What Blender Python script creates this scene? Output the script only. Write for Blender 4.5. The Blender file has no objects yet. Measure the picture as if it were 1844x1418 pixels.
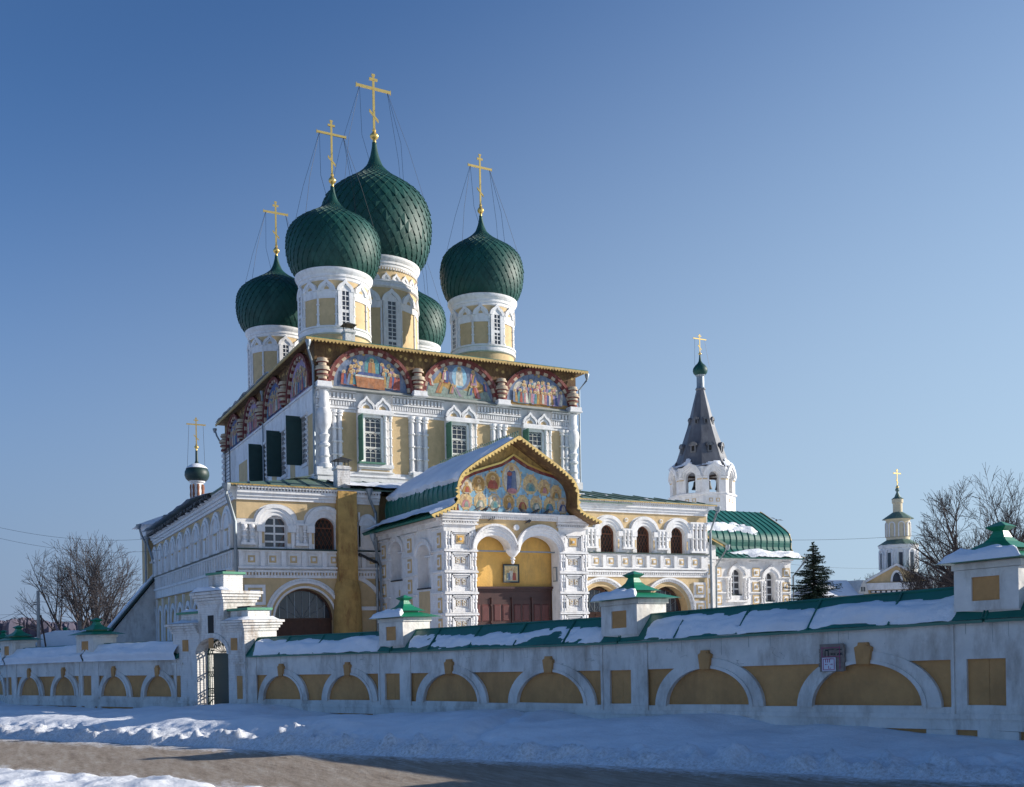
import bpy, bmesh, math, random
import numpy as np
from mathutils import Vector, Matrix, noise
R_ = math.radians
sc = bpy.context.scene
COL = sc.collection
# ------------------------------------------------------------------ camera, world, sun
FPX, ROLL, YAW, CYP = 1745.4, -0.01835, 0.4871, 1125.7
Fv = np.array([math.sin(YAW), math.cos(YAW), 0.0]); R0 = np.array([math.cos(YAW), -math.sin(YAW), 0.0]); U0 = np.array([0, 0, 1.0])
Rv = R0*math.cos(ROLL)+U0*math.sin(ROLL); Uv = U0*math.cos(ROLL)-R0*math.sin(ROLL)
cam = bpy.data.cameras.new('camera'); camo = bpy.data.objects.new('camera', cam); COL.objects.link(camo)
M = Matrix.Identity(4)
for i in range(3):
    M[i][0] = Rv[i]; M[i][1] = Uv[i]; M[i][2] = -Fv[i]
camo.matrix_world = M
cam.sensor_width = 36; cam.lens = FPX/1844*36; cam.shift_y = (CYP-709)/1844; cam.clip_end = 5000; cam.clip_start = .1
sc.camera = camo
SUN_EL, SUN_AZ = 19.6, 108.0     # azimuth clockwise from +Y
w = bpy.data.worlds.new('World'); sc.world = w; w.use_nodes = True
nt = w.node_tree; bg = nt.nodes['Background']
sky = nt.nodes.new('ShaderNodeTexSky'); sky.sky_type = 'NISHITA'; sky.sun_disc = False
sky.sun_elevation = R_(SUN_EL); sky.sun_rotation = R_(SUN_AZ); sky.altitude = 100; sky.air_density = 1.0; sky.dust_density = 0.3; sky.ozone_density = 1.5
wm = nt.nodes.new('ShaderNodeMix'); wm.data_type = 'RGBA'; wm.blend_type = 'MULTIPLY'; wm.inputs[0].default_value = 1; wm.inputs[7].default_value = (.64, .95, 1.36, 1)
nt.links.new(sky.outputs[0], wm.inputs[6])
# pale winter haze low in the sky, brighter and higher towards the sun
def wn(t, **k):
    n_ = nt.nodes.new(t)
    for a, b in k.items(): setattr(n_, a, b)
    return n_
tcw = wn('ShaderNodeTexCoord'); spw = wn('ShaderNodeSeparateXYZ'); nt.links.new(tcw.outputs['Generated'], spw.inputs[0])
dt = wn('ShaderNodeVectorMath', operation='DOT_PRODUCT'); nt.links.new(tcw.outputs['Generated'], dt.inputs[0]); dt.inputs[1].default_value = (math.sin(R_(SUN_AZ)), math.cos(R_(SUN_AZ)), 0)
up_ = wn('ShaderNodeMath', operation='MULTIPLY_ADD'); nt.links.new(dt.outputs['Value'], up_.inputs[0]); up_.inputs[1].default_value = .44; up_.inputs[2].default_value = .60
hz = wn('ShaderNodeMapRange', interpolation_type='SMOOTHSTEP'); hz.inputs[1].default_value = -.02; nt.links.new(up_.outputs[0], hz.inputs[2]); hz.inputs[3].default_value = .94; hz.inputs[4].default_value = 0; nt.links.new(spw.outputs[2], hz.inputs[0])
hf = wn('ShaderNodeMapRange'); hf.inputs[1].default_value = -1; hf.inputs[2].default_value = 1; nt.links.new(dt.outputs['Value'], hf.inputs[0])
hc = wn('ShaderNodeMix', data_type='RGBA'); nt.links.new(hf.outputs[0], hc.inputs[0]); hc.inputs[6].default_value = (.7, 1.1, 2.9, 1); hc.inputs[7].default_value = (5.7, 7.5, 9.0, 1)
wh = wn('ShaderNodeMix', data_type='RGBA'); nt.links.new(hz.outputs[0], wh.inputs[0]); nt.links.new(wm.outputs[2], wh.inputs[6]); nt.links.new(hc.outputs[2], wh.inputs[7])
nt.links.new(wh.outputs[2], bg.inputs[0]); bg.inputs[1].default_value = 0.0725
sl = bpy.data.lights.new('sun', 'SUN'); sl.energy = 5.0; sl.angle = R_(.53); sl.color = (1, .93, .83)
so = bpy.data.objects.new('sun', sl); COL.objects.link(so)
sd = Vector((math.sin(R_(SUN_AZ))*math.cos(R_(SUN_EL)), math.cos(R_(SUN_AZ))*math.cos(R_(SUN_EL)), math.sin(R_(SUN_EL))))
so.rotation_euler = sd.to_track_quat('Z', 'Y').to_euler(); so.location = (60, -20, 60)
sc.view_settings.view_transform = 'Standard'; sc.view_settings.look = 'None'; sc.view_settings.gamma = 1; sc.view_settings.exposure = 0.48
sc.cycles.max_bounces = 6
# ------------------------------------------------------------------ picture <-> place measuring helpers
def ray(x, y): return Fv+Rv*(x-922)/FPX-Uv*(y-CYP)/FPX
def onD(x, y, D):
    d = ray(x, y); return d*D/(d@Fv)
def onY(x, y, Y):
    d = ray(x, y); return d*Y/d[1]
def zat(X, Y, py):   # height above (X,Y) that is seen at picture row py
    D = np.array([X, Y, 0])@Fv; r = np.array([X, Y, 0])
    # cy - f*(p@U)/w = py, w = D (z does not change depth)
    return ((CYP-py)*D/FPX-(r@Uv))/Uv[2]
def proj(p):
    p = np.array(p, float); ww = p@Fv
    return 922+FPX*(p@Rv)/ww, CYP-FPX*(p@Uv)/ww
# ------------------------------------------------------------------ materials
def mat(name, c, rough=.8, var=.12, scale=3., bump=.0, bscale=20., dirt=None, dsc=1., damt=.0, metal=0., spec=.5, stretch=None):
    m = bpy.data.materials.new(name); m.use_nodes = True
    n = m.node_tree; L = n.links; b = n.nodes['Principled BSDF']
    b.inputs['Roughness'].default_value = rough; b.inputs['Metallic'].default_value = metal
    b.inputs['Specular IOR Level'].default_value = spec
    tc = n.nodes.new('ShaderNodeTexCoord')
    src = tc.outputs['Object']
    if stretch:
        mp = n.nodes.new('ShaderNodeMapping'); mp.inputs['Scale'].default_value = stretch; L.new(src, mp.inputs[0]); src = mp.outputs[0]
    nz = n.nodes.new('ShaderNodeTexNoise'); nz.inputs['Scale'].default_value = scale; nz.inputs['Detail'].default_value = 6; nz.inputs['Roughness'].default_value = .65
    L.new(src, nz.inputs['Vector'])
    rp = n.nodes.new('ShaderNodeMapRange'); rp.inputs[1].default_value = .3; rp.inputs[2].default_value = .7
    rp.inputs[3].default_value = 1-var; rp.inputs[4].default_value = 1+var*.6; L.new(nz.outputs[0], rp.inputs[0])
    mx = n.nodes.new('ShaderNodeMix'); mx.data_type = 'RGBA'; mx.blend_type = 'MULTIPLY'; mx.inputs[0].default_value = 1
    mx.inputs[6].default_value = (*c, 1); L.new(rp.outputs[0], mx.inputs[7])
    out = mx.outputs[2]
    if dirt:
        n2 = n.nodes.new('ShaderNodeTexNoise'); n2.inputs['Scale'].default_value = dsc; n2.inputs['Detail'].default_value = 8; n2.inputs['Roughness'].default_value = .7
        mp2 = n.nodes.new('ShaderNodeMapping'); mp2.inputs['Scale'].default_value = (1, 1, .35); L.new(tc.outputs['Object'], mp2.inputs[0]); L.new(mp2.outputs[0], n2.inputs['Vector'])
        r2 = n.nodes.new('ShaderNodeMapRange'); r2.inputs[1].default_value = .49; r2.inputs[2].default_value = .70; r2.inputs[3].default_value = 0; r2.inputs[4].default_value = damt
        L.new(n2.outputs[0], r2.inputs[0])
        m2 = n.nodes.new('ShaderNodeMix'); m2.data_type = 'RGBA'; L.new(r2.outputs[0], m2.inputs[0]); L.new(out, m2.inputs[6]); m2.inputs[7].default_value = (*dirt, 1); out = m2.outputs[2]
    L.new(out, b.inputs['Base Color'])
    if bump:
        n3 = n.nodes.new('ShaderNodeTexNoise'); n3.inputs['Scale'].default_value = bscale; n3.inputs['Detail'].default_value = 5; L.new(src, n3.inputs['Vector'])
        bp = n.nodes.new('ShaderNodeBump'); bp.inputs['Strength'].default_value = 1; bp.inputs['Distance'].default_value = bump; L.new(n3.outputs[0], bp.inputs['Height']); L.new(bp.outputs[0], b.inputs['Normal'])
    return m
def brickmat(name, c, mortar, bw=.27, bh=.09, bump=.01, dirt=(.3, .27, .24), damt=.7):
    m = mat(name, c, .9, .1, 4, 0, 1, dirt, 2.2, damt)
    n = m.node_tree; L = n.links; b = n.nodes['Principled BSDF']
    geo = n.nodes.new('ShaderNodeNewGeometry'); tc = n.nodes.new('ShaderNodeTexCoord')
    # wall-aligned: u runs along x+y mix, v is height
    sp = n.nodes.new('ShaderNodeSeparateXYZ'); L.new(tc.outputs['Object'], sp.inputs[0])
    ad = n.nodes.new('ShaderNodeMath'); ad.operation = 'ADD'; L.new(sp.outputs[0], ad.inputs[0]); L.new(sp.outputs[1], ad.inputs[1])
    cb = n.nodes.new('ShaderNodeCombineXYZ'); L.new(ad.outputs[0], cb.inputs[0]); L.new(sp.outputs[2], cb.inputs[1])
    br = n.nodes.new('ShaderNodeTexBrick'); L.new(cb.outputs[0], br.inputs['Vector']); br.inputs['Scale'].default_value = 1
    br.inputs['Brick Width'].default_value = bw; br.inputs['Row Height'].default_value = bh; br.inputs['Mortar Size'].default_value = .012; br.inputs['Mortar Smooth'].default_value = .3
    nz = n.nodes.new('ShaderNodeTexNoise'); nz.inputs['Scale'].default_value = 9; nz.inputs['Detail'].default_value = 6; L.new(tc.outputs['Object'], nz.inputs['Vector'])
    m1 = n.nodes.new('ShaderNodeMath'); m1.operation = 'MULTIPLY_ADD'; m1.inputs[1].default_value = -.7; L.new(br.outputs['Fac'], m1.inputs[0]); L.new(nz.outputs[0], m1.inputs[2])
    bp = n.nodes.new('ShaderNodeBump'); bp.inputs['Strength'].default_value = .8; bp.inputs['Distance'].default_value = bump; L.new(m1.outputs[0], bp.inputs['Height']); L.new(bp.outputs[0], b.inputs['Normal'])
    return m
m_white = brickmat('white_plaster', (.80, .79, .78), (.5, .5, .5), bump=.008, dirt=(.50, .47, .43), damt=.6)
m_whiteold = brickmat('old_white_brick', (.72, .70, .67), (.5, .5, .5), bump=.035, dirt=(.33, .26, .20), damt=.9)
m_fwhite = mat('whitewash', (.68, .655, .615), .9, .18, 1.1, .04, 4, (.36, .32, .28), 1.6, .9)
m_yel = mat('pale_yellow_plaster', (.60, .44, .24), .9, .14, 2.5, .01, 14, (.42, .31, .16), 1.7, .5)
m_och = mat('ochre_plaster', (.70, .41, .11), .9, .14, 2, .01, 14, (.36, .24, .10), 1.5, .6)
m_foch = mat('fence_ochre', (.53, .285, .11), .95, .22, 1.2, .035, 7, (.32, .17, .07), .9, .8)
m_rust = mat('rusty_ochre', (.47, .29, .09), .9, .25, 2, .03, 6, (.20, .085, .03), 2.4, .95)
m_dome = mat('green_dome_metal', (.006, .058, .046), .55, .35, 1.2, .012, 7, (.03, .105, .085), .8, .7, spec=.35)
m_roof = mat('green_roof_metal', (.012, .135, .10), .4, .22, .8, .006, 3, (.03, .10, .08), .9, .5, spec=.6)
m_oldroof = mat('weathered_green_roof', (.09, .16, .12), .55, .25, 1.4, .006, 6, (.22, .25, .22), 1.2, .7)
m_cap = mat('bright_green_cap', (.005, .19, .095), .42, .15, 1.5, .003, 12, (.02, .12, .07), 1.5, .4, spec=.6)
m_dgreen = mat('dark_green_paint', (.010, .035, .03), .5, .15, 3)
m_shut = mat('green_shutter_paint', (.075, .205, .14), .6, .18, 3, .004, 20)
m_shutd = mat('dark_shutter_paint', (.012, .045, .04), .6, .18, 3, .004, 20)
m_gold = mat('gold_leaf', (.80, .55, .17), .35, .15, 5, 0, 1, metal=.75)
m_gtrim = mat('gilded_trim', (.50, .33, .10), .6, .3, 6, 0, 1, (.12, .07, .03), 5, .8)
m_gtrim2 = mat('lace_trim', (.72, .50, .16), .6, .35, 9, 0, 1, (.25, .16, .05), 9, .6)
m_glass = mat('dark_glass', (.035, .04, .055), .15, .3, 1.5, spec=.7)
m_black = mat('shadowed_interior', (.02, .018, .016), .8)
m_brown = mat('brown_lattice_wood', (.16, .06, .03), .7, .2, 5)
m_dbrown2 = mat('old_brown_gate', (.085, .04, .025), .7, .3, 4, .004, 20)
m_dbrown = mat('dark_brown_door', (.055, .02, .016), .45, .25, 4, .003, 20)
m_snow = None
m_red = mat('dark_red_paint', (.16, .03, .025), .8, .25, 5, .004, 20, (.4, .3, .25), 4, .4)
m_cream = mat('cream_paint', (.52, .43, .31), .85, .25, 5, .004, 20, (.25, .12, .08), 4, .7)
m_spand = mat('brown_painted_spandrel', (.13, .07, .03), .85, .4, 4, .004, 12, (.34, .22, .07), 3.6, .8)
m_grey = mat('grey_ledge', (.34, .36, .34), .8, .2, 3, .01, 20, (.2, .22, .2), 3, .6)
m_pipe = mat('galvanised_pipe', (.25, .29, .32), .45, .2, 4, metal=.4)
m_lead = mat('grey_tent_roof', (.12, .125, .14), .42, .4, 1.6, .012, 6, (.24, .235, .24), .9, .7, stretch=(1, 1, .25), metal=.25)
m_dark = mat('dark_iron', (.02, .022, .025), .6)
m_brick = mat('red_brick', (.28, .12, .07), .9, .35, 6, .01, 20)
m_bark = mat('bark', (.035, .026, .026), .95, .3, 4)
m_bark2 = mat('bark_cool', (.05, .043, .045), .95, .3, 4)
m_needle = mat('spruce_needles', (.022, .045, .025), .8, .4, 3)
m_wood = mat('weathered_planks', (.26, .22, .19), .9, .3, 4, .01, 10, (.1, .08, .07), 3, .6)
m_conc = mat('concrete_pole', (.38, .36, .33), .9, .2, 3)
m_signw = mat('sign_white', (.62, .64, .72), .6, .1, 4)
m_signr = mat('sign_magenta', (.33, .06, .15), .6, .1, 4)
m_forest = mat('far_forest', (.10, .09, .125), .95, .35, .05)
m_wbal = mat('pale_stone', (.6, .58, .54), .9, .15, 3, .01, 14)
# fresco paints
FP = [mat('fresco_blue', (.15, .20, .30), .9, .4, 3.5, 0, 1, (.36, .34, .34), 4, .8), mat('fresco_red', (.38, .10, .07), .9, .45, 6, 0, 1, (.27, .22, .19), 6, .65), mat('fresco_ochre', (.45, .27, .09), .9, .45, 6, 0, 1, (.27, .22, .19), 6, .65),
      mat('fresco_navy', (.07, .11, .26), .9, .45, 6, 0, 1, (.27, .22, .19), 6, .65), mat('fresco_sage', (.26, .33, .28), .9, .45, 6, 0, 1, (.27, .22, .19), 6, .65), mat('fresco_flesh', (.50, .30, .16), .9, .45, 9, 0, 1, (.27, .22, .19), 6, .65),
      mat('fresco_halo', (.66, .49, .24), .8, .45, 9, 0, 1, (.27, .22, .25), 6, .65), mat('fresco_pale', (.62, .58, .48), .9, .45, 5, 0, 1, (.27, .22, .25), 6, .65), mat('fresco_orange', (.43, .18, .08), .9, .45, 5, 0, 1, (.27, .22, .19), 6, .65), mat('fresco_rose', (.50, .23, .25), .9, .45, 6, 0, 1, (.27, .22, .19), 6, .65),
      mat('fresco_sky', (.27, .50, .64), .85, .45, 2.5, 0, 1, (.27, .22, .25), 6, .65), mat('fresco_lilac', (.36, .27, .42), .9, .45, 6, 0, 1, (.27, .22, .19), 6, .65), mat('fresco_teal', (.10, .28, .30), .9, .45, 6, 0, 1, (.27, .22, .19), 6, .65)]
BL, RD, OC, NV, SG, FL, HA, PA, OR, RO, SK, LI, TE = range(13)

def snow_material():
    m = bpy.data.materials.new('snow'); m.use_nodes = True; n = m.node_tree; L = n.links; b = n.nodes['Principled BSDF']
    b.inputs['Roughness'].default_value = .7; b.inputs['Specular IOR Level'].default_value = .3
    tc = n.nodes.new('ShaderNodeTexCoord')
    nz = n.nodes.new('ShaderNodeTexNoise'); nz.inputs['Scale'].default_value = .8; nz.inputs['Detail'].default_value = 8; L.new(tc.outputs['Object'], nz.inputs['Vector'])
    cr = n.nodes.new('ShaderNodeValToRGB'); cr.color_ramp.elements[0].position = .3; cr.color_ramp.elements[0].color = (.70, .73, .78, 1); cr.color_ramp.elements[1].position = .65; cr.color_ramp.elements[1].color = (.82, .84, .88, 1)
    L.new(nz.outputs[0], cr.inputs[0])
    at_ = n.nodes.new('ShaderNodeAttribute'); at_.attribute_name = 'grit'
    gn = n.nodes.new('ShaderNodeTexNoise'); gn.inputs['Scale'].default_value = 14; gn.inputs['Detail'].default_value = 8; gn.inputs['Roughness'].default_value = .8; L.new(tc.outputs['Object'], gn.inputs['Vector'])
    gr = n.nodes.new('ShaderNodeMapRange'); gr.inputs[1].default_value = .42; gr.inputs[2].default_value = .68; L.new(gn.outputs[0], gr.inputs[0])
    gm = n.nodes.new('ShaderNodeMath'); gm.operation = 'MULTIPLY'; L.new(gr.outputs[0], gm.inputs[0]); L.new(at_.outputs['Fac'], gm.inputs[1])
    gx = n.nodes.new('ShaderNodeMix'); gx.data_type = 'RGBA'; L.new(gm.outputs[0], gx.inputs[0]); L.new(cr.outputs[0], gx.inputs[6]); gx.inputs[7].default_value = (.33, .30, .27, 1)
    L.new(gx.outputs[2], b.inputs['Base Color'])
    n2 = n.nodes.new('ShaderNodeTexNoise'); n2.inputs['Scale'].default_value = 5; n2.inputs['Detail'].default_value = 10; n2.inputs['Roughness'].default_value = .68; L.new(tc.outputs['Object'], n2.inputs['Vector'])
    bp = n.nodes.new('ShaderNodeBump'); bp.inputs['Distance'].default_value = .055; bp.inputs['Strength'].default_value = .85; L.new(n2.outputs[0], bp.inputs['Height']); L.new(bp.outputs[0], b.inputs['Normal'])
    return m
m_snow = snow_material()
def road_material():
    m = bpy.data.materials.new('packed_icy_road'); m.use_nodes = True; n = m.node_tree; L = n.links; b = n.nodes['Principled BSDF']
    b.inputs['Roughness'].default_value = .75; b.inputs['Specular IOR Level'].default_value = .3
    tc = n.nodes.new('ShaderNodeTexCoord'); mp = n.nodes.new('ShaderNodeMapping'); mp.inputs['Rotation'].default_value = (0, 0, R_(-28.4)); mp.inputs['Scale'].default_value = (1.6, .3, 1)
    L.new(tc.outputs['Object'], mp.inputs[0])
    # uv.x of the strip holds the across-road position (0..1)
    uv = n.nodes.new('ShaderNodeUVMap'); sp = n.nodes.new('ShaderNodeSeparateXYZ'); L.new(uv.outputs[0], sp.inputs[0])
    nz = n.nodes.new('ShaderNodeTexNoise'); nz.inputs['Scale'].default_value = 2.2; nz.inputs['Detail'].default_value = 9; nz.inputs['Roughness'].default_value = .7; L.new(mp.outputs[0], nz.inputs['Vector'])
    fine = n.nodes.new('ShaderNodeTexNoise'); fine.inputs['Scale'].default_value = 9; fine.inputs['Detail'].default_value = 8; fine.inputs['Roughness'].default_value = .75; L.new(tc.outputs['Object'], fine.inputs['Vector'])
    cr = n.nodes.new('ShaderNodeValToRGB'); e = cr.color_ramp.elements
    e[0].position = .28; e[0].color = (.20, .155, .115, 1); e[1].position = .75; e[1].color = (.43, .385, .33, 1)
    k = e.new(.5); k.color = (.31, .255, .20, 1)
    f2 = n.nodes.new('ShaderNodeTexNoise'); f2.inputs['Scale'].default_value = 4.5; f2.inputs['Detail'].default_value = 12; f2.inputs['Roughness'].default_value = .8; L.new(mp.outputs[0], f2.inputs['Vector'])
    fm = n.nodes.new('ShaderNodeMath'); fm.operation = 'MULTIPLY_ADD'; fm.inputs[1].default_value = 1.1; L.new(f2.outputs[0], fm.inputs[0])
    fh = n.nodes.new('ShaderNodeMath'); fh.operation = 'MULTIPLY_ADD'; fh.inputs[1].default_value = .7; fh.inputs[2].default_value = -.4; L.new(nz.outputs[0], fh.inputs[0]); L.new(fh.outputs[0], fm.inputs[2])
    L.new(fm.outputs[0], cr.inputs[0])
    # snowier towards both edges: distance from middle
    a = n.nodes.new('ShaderNodeMath'); a.operation = 'SUBTRACT'; a.inputs[1].default_value = .5; L.new(sp.outputs[0], a.inputs[0])
    ab = n.nodes.new('ShaderNodeMath'); ab.operation = 'ABSOLUTE'; L.new(a.outputs[0], ab.inputs[0])
    ad = n.nodes.new('ShaderNodeMath'); ad.operation = 'MULTIPLY_ADD'; ad.inputs[1].default_value = .55; L.new(fine.outputs[0], ad.inputs[0]); L.new(ab.outputs[0], ad.inputs[2])
    ad2 = n.nodes.new('ShaderNodeMath'); ad2.operation = 'MULTIPLY_ADD'; ad2.inputs[1].default_value = .35; L.new(nz.outputs[0], ad2.inputs[0]); L.new(ad.outputs[0], ad2.inputs[2])
    mr = n.nodes.new('ShaderNodeMapRange'); mr.inputs[1].default_value = .76; mr.inputs[2].default_value = .92; L.new(ad2.outputs[0], mr.inputs[0])
    mx = n.nodes.new('ShaderNodeMix'); mx.data_type = 'RGBA'; L.new(mr.outputs[0], mx.inputs[0]); L.new(cr.outputs[0], mx.inputs[6]); mx.inputs[7].default_value = (.70, .71, .74, 1)
    L.new(mx.outputs[2], b.inputs['Base Color'])
    bp = n.nodes.new('ShaderNodeBump'); bp.inputs['Distance'].default_value = .05; L.new(fine.outputs[0], bp.inputs['Height']); L.new(bp.outputs[0], b.inputs['Normal'])
    return m
m_road = road_material()
# ------------------------------------------------------------------ mesh builder
def TF(o, ud, wd):
    o = np.array(o, float); ud = np.array(ud, float); wd = np.array(wd, float)
    return lambda u, v, w_: (o[0]+ud[0]*u+wd[0]*w_, o[1]+ud[1]*u+wd[1]*w_, o[2]+ud[2]*u+wd[2]*w_+v)
FRONT = lambda Y0, z=0: TF((0, Y0, z), (1, 0, 0), (0, -1, 0))
LEFT = lambda X0, z=0: TF((X0, 0, z), (0, 1, 0), (-1, 0, 0))
WORLD = lambda x, y, z: (x, y, z)          # for this one v and w swap: use P()
class MB:
    def __init__(s, tf=None): s.v = []; s.f = []; s.m = []; s.tf = tf
    def add(s, vs, fs, m=0):
        b = len(s.v)
        for p in vs: s.v.append(tuple(s.tf(*p)) if s.tf else tuple(p))
        for f in fs: s.f.append(tuple(i+b for i in f)); s.m.append(m)
    def box(s, u0, u1, v0, v1, w0, w1, m=0):
        s.add([(u, v, w_) for u in (u0, u1) for v in (v0, v1) for w_ in (w0, w1)],
              [(0, 1, 3, 2), (4, 6, 7, 5), (0, 4, 5, 1), (2, 3, 7, 6), (0, 2, 6, 4), (1, 5, 7, 3)], m)
    def taper(s, u0, u1, v0, v1, w0, w1, d, m=0):  # box whose front face is inset by d
        s.add([(u0, v0, w0), (u1, v0, w0), (u1, v1, w0), (u0, v1, w0), (u0+d, v0+d, w1), (u1-d, v0+d, w1), (u1-d, v1-d, w1), (u0+d, v1-d, w1)],
              [(4, 5, 6, 7), (0, 1, 5, 4), (1, 2, 6, 5), (2, 3, 7, 6), (3, 0, 4, 7)], m)
    def prism(s, pts, w0, w1, m=0):
        n = len(pts)
        s.add([(u, v, w0) for u, v in pts]+[(u, v, w1) for u, v in pts],
              [tuple(range(n)), tuple(range(2*n-1, n-1, -1))]+[(i, (i+1) % n, (i+1) % n+n, i+n) for i in range(n)], m)
    def ell(s, cu, cv, a, b, w0, w1, m=0, n=14):
        s.prism([(cu+a*math.cos(2*math.pi*i/n), cv+b*math.sin(2*math.pi*i/n)) for i in range(n)], w0, w1, m)
    def ring(s, cu, cv, ri, ro, w0, w1, m=0, n=18, bi=None, bo=None, a0=0, a1=math.pi, alt=None, keel=0):
        bi = bi if bi is not None else ri; bo = bo if bo is not None else ro
        vs = []
        for i in range(n+1):
            a = a0+(a1-a0)*i/n; k = keel*max(0, 1-abs(a-math.pi/2)/.45)**2
            c, q = math.cos(a), math.sin(a)
            vs += [(cu+ri*c, cv+bi*q+k*.7, w0), (cu+ro*c, cv+bo*q+k, w0), (cu+ro*c, cv+bo*q+k, w1), (cu+ri*c, cv+bi*q+k*.7, w1)]
        for i in range(n):
            b = 4*i; fs = [(b, b+4, b+5, b+1), (b+1, b+5, b+6, b+2), (b+2, b+6, b+7, b+3), (b+3, b+7, b+4, b)]
            s.add([vs[j] for j in range(b, b+8)], [tuple(x-b for x in f) for f in fs]+[(0, 1, 2, 3), (4, 7, 6, 5)], m if alt is None or i % 2 == 0 else alt)
    def halfell(s, cu, cv, a, b, w0, w1, m=0, n=18, keel=0):
        pts = []
        for i in range(n+1):
            t = math.pi*i/n; pts.append((cu+a*math.cos(t), cv+b*math.sin(t)+keel*max(0, 1-abs(t-math.pi/2)/.45)**2))
        s.prism(pts, w0, w1, m)
    def lathe(s, cu, cw, prof, n=12, m=0, a0=0, a1=2*math.pi, cap=True, ph=0, bands=None):
        full = abs(a1-a0-2*math.pi) < 1e-6; k = n if full else n+1
        vs = []
        for r, v in prof:
            for i in range(k):
                a = ph+a0+(a1-a0)*i/n; vs.append((cu+r*math.cos(a), v, cw+r*math.sin(a)))
        for j in range(len(prof)-1):
            fs = []
            for i in range(n):
                i2 = (i+1) % k; fs.append((j*k+i, j*k+i2, (j+1)*k+i2, (j+1)*k+i))
            mm = m if bands is None else bands[j % len(bands)]
            b = len(s.v)
            if j == 0: s.add(vs, [], 0); base = b
            for f in fs: s.f.append(tuple(i+base for i in f)); s.m.append(mm)
        if cap and full:
            s.f.append(tuple(base+i for i in range(k-1, -1, -1))); s.m.append(m)
            s.f.append(tuple(base+(len(prof)-1)*k+i for i in range(k))); s.m.append(m)
    def tube(s, pts, r, n=6, m=0, caps=True):
        rs = r if hasattr(r, '__len__') else [r]*len(pts)
        P = [Vector(s.tf(*p) if s.tf else p) for p in pts]
        b = len(s.v); up = Vector((0, 0, 1))
        for i, p in enumerate(P):
            t = (P[min(i+1, len(P)-1)]-P[max(i-1, 0)]).normalized()
            a = t.cross(up)
            if a.length < .1: a = t.cross(Vector((1, 0, 0)))
            a.normalize(); c = t.cross(a)
            for k in range(n):
                q = 2*math.pi*k/n; s.v.append(tuple(p+(a*math.cos(q)+c*math.sin(q))*rs[i]))
        for i in range(len(P)-1):
            for k in range(n):
                k2 = (k+1) % n; s.f.append((b+i*n+k, b+i*n+k2, b+(i+1)*n+k2, b+(i+1)*n+k)); s.m.append(m)
        if caps and n > 2:
            s.f.append(tuple(b+k for k in range(n-1, -1, -1))); s.m.append(m); e = b+(len(P)-1)*n
            s.f.append(tuple(e+k for k in range(n))); s.m.append(m)
    def ball(s, c, r, m=0, n=8, sz=1.):
        prof = [(r*math.sin(math.pi*i/n)+1e-4, c[1]-r*sz*math.cos(math.pi*i/n)) for i in range(n+1)]
        s.lathe(c[0], c[2], prof, n+2, m)
    def archwall(s, u0, u1, v0, v1, ops, w0, w1, m=0, n=12):
        # ops: (uL,uR,vbottom,vspring,rise) sorted by u: a wall with arched openings right through
        cur = u0
        for (a, b, vb, vs_, rise) in ops:
            if a > cur+1e-4: s.box(cur, a, v0, v1, w0, w1, m)
            if vb > v0+1e-4: s.box(a, b, v0, vb, w0, w1, m)
            c = (a+b)/2; r = (b-a)/2
            pts = [(c-r*math.cos(math.pi*i/n), vs_+rise*math.sin(math.pi*i/n)) for i in range(n+1)]
            for i in range(n):
                (x0, y0), (x1, y1) = pts[i], pts[i+1]; s.prism([(x0, y0), (x1, y1), (x1, v1), (x0, v1)], w0, w1, m)
            cur = b
        if cur < u1-1e-4: s.box(cur, u1, v0, v1, w0, w1, m)
    def build(s, name, mats, parent=None, smooth=35, loc=None, jit=0, recalc=True):
        if not isinstance(mats, (list, tuple)): mats = [mats]
        me = bpy.data.meshes.new(name)
        V = s.v
        if jit:
            V = [tuple(Vector(p)+noise.noise_vector(Vector(p)*.9)*jit) for p in V]
        me.from_pydata(V, [], s.f)
        for mm in mats: me.materials.append(mm)
        if len(mats) > 1: me.polygons.foreach_set('material_index', s.m)
        if recalc:
            bm = bmesh.new(); bm.from_mesh(me); bmesh.ops.recalc_face_normals(bm, faces=bm.faces); bm.to_mesh(me); bm.free()
        if smooth:
            me.polygons.foreach_set('use_smooth', [True]*len(me.polygons)); me.set_sharp_from_angle(angle=R_(smooth))
        me.update()
        o = bpy.data.objects.new(name, me); COL.objects.link(o)
        if parent: put(o, parent)
        return o
def abs_loc(o):
    p = Vector((0, 0, 0))
    while o: p += o.location; o = o.parent
    return p
def put(o, parent):   # meshes are written in world coordinates: keep them there under a moved Empty
    o.parent = parent; o.location = -abs_loc(parent)
def thing(name, label, cat, loc=(0, 0, 0), group=None):
    o = bpy.data.objects.new(name, None); COL.objects.link(o); o.location = loc; o.empty_display_size = .5
    o['label'] = label; o['category'] = cat
    if group: o['group'] = group
    return o
def tag(o, label=None, cat=None, group=None, kind=None):
    if label: o['label'] = label
    if cat: o['category'] = cat
    if group: o['group'] = group
    if kind: o['kind'] = kind
    return o
def fbm(x, y, z=0., oc=4):
    s_, a, f = 0, 1, 1
    for _ in range(oc): s_ += a*noise.noise(Vector((x*f, y*f, z*f))); a *= .5; f *= 2.03
    return s_
def sstep(a, b, x): t = min(1, max(0, (x-a)/(b-a))); return t*t*(3-2*t)
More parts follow.
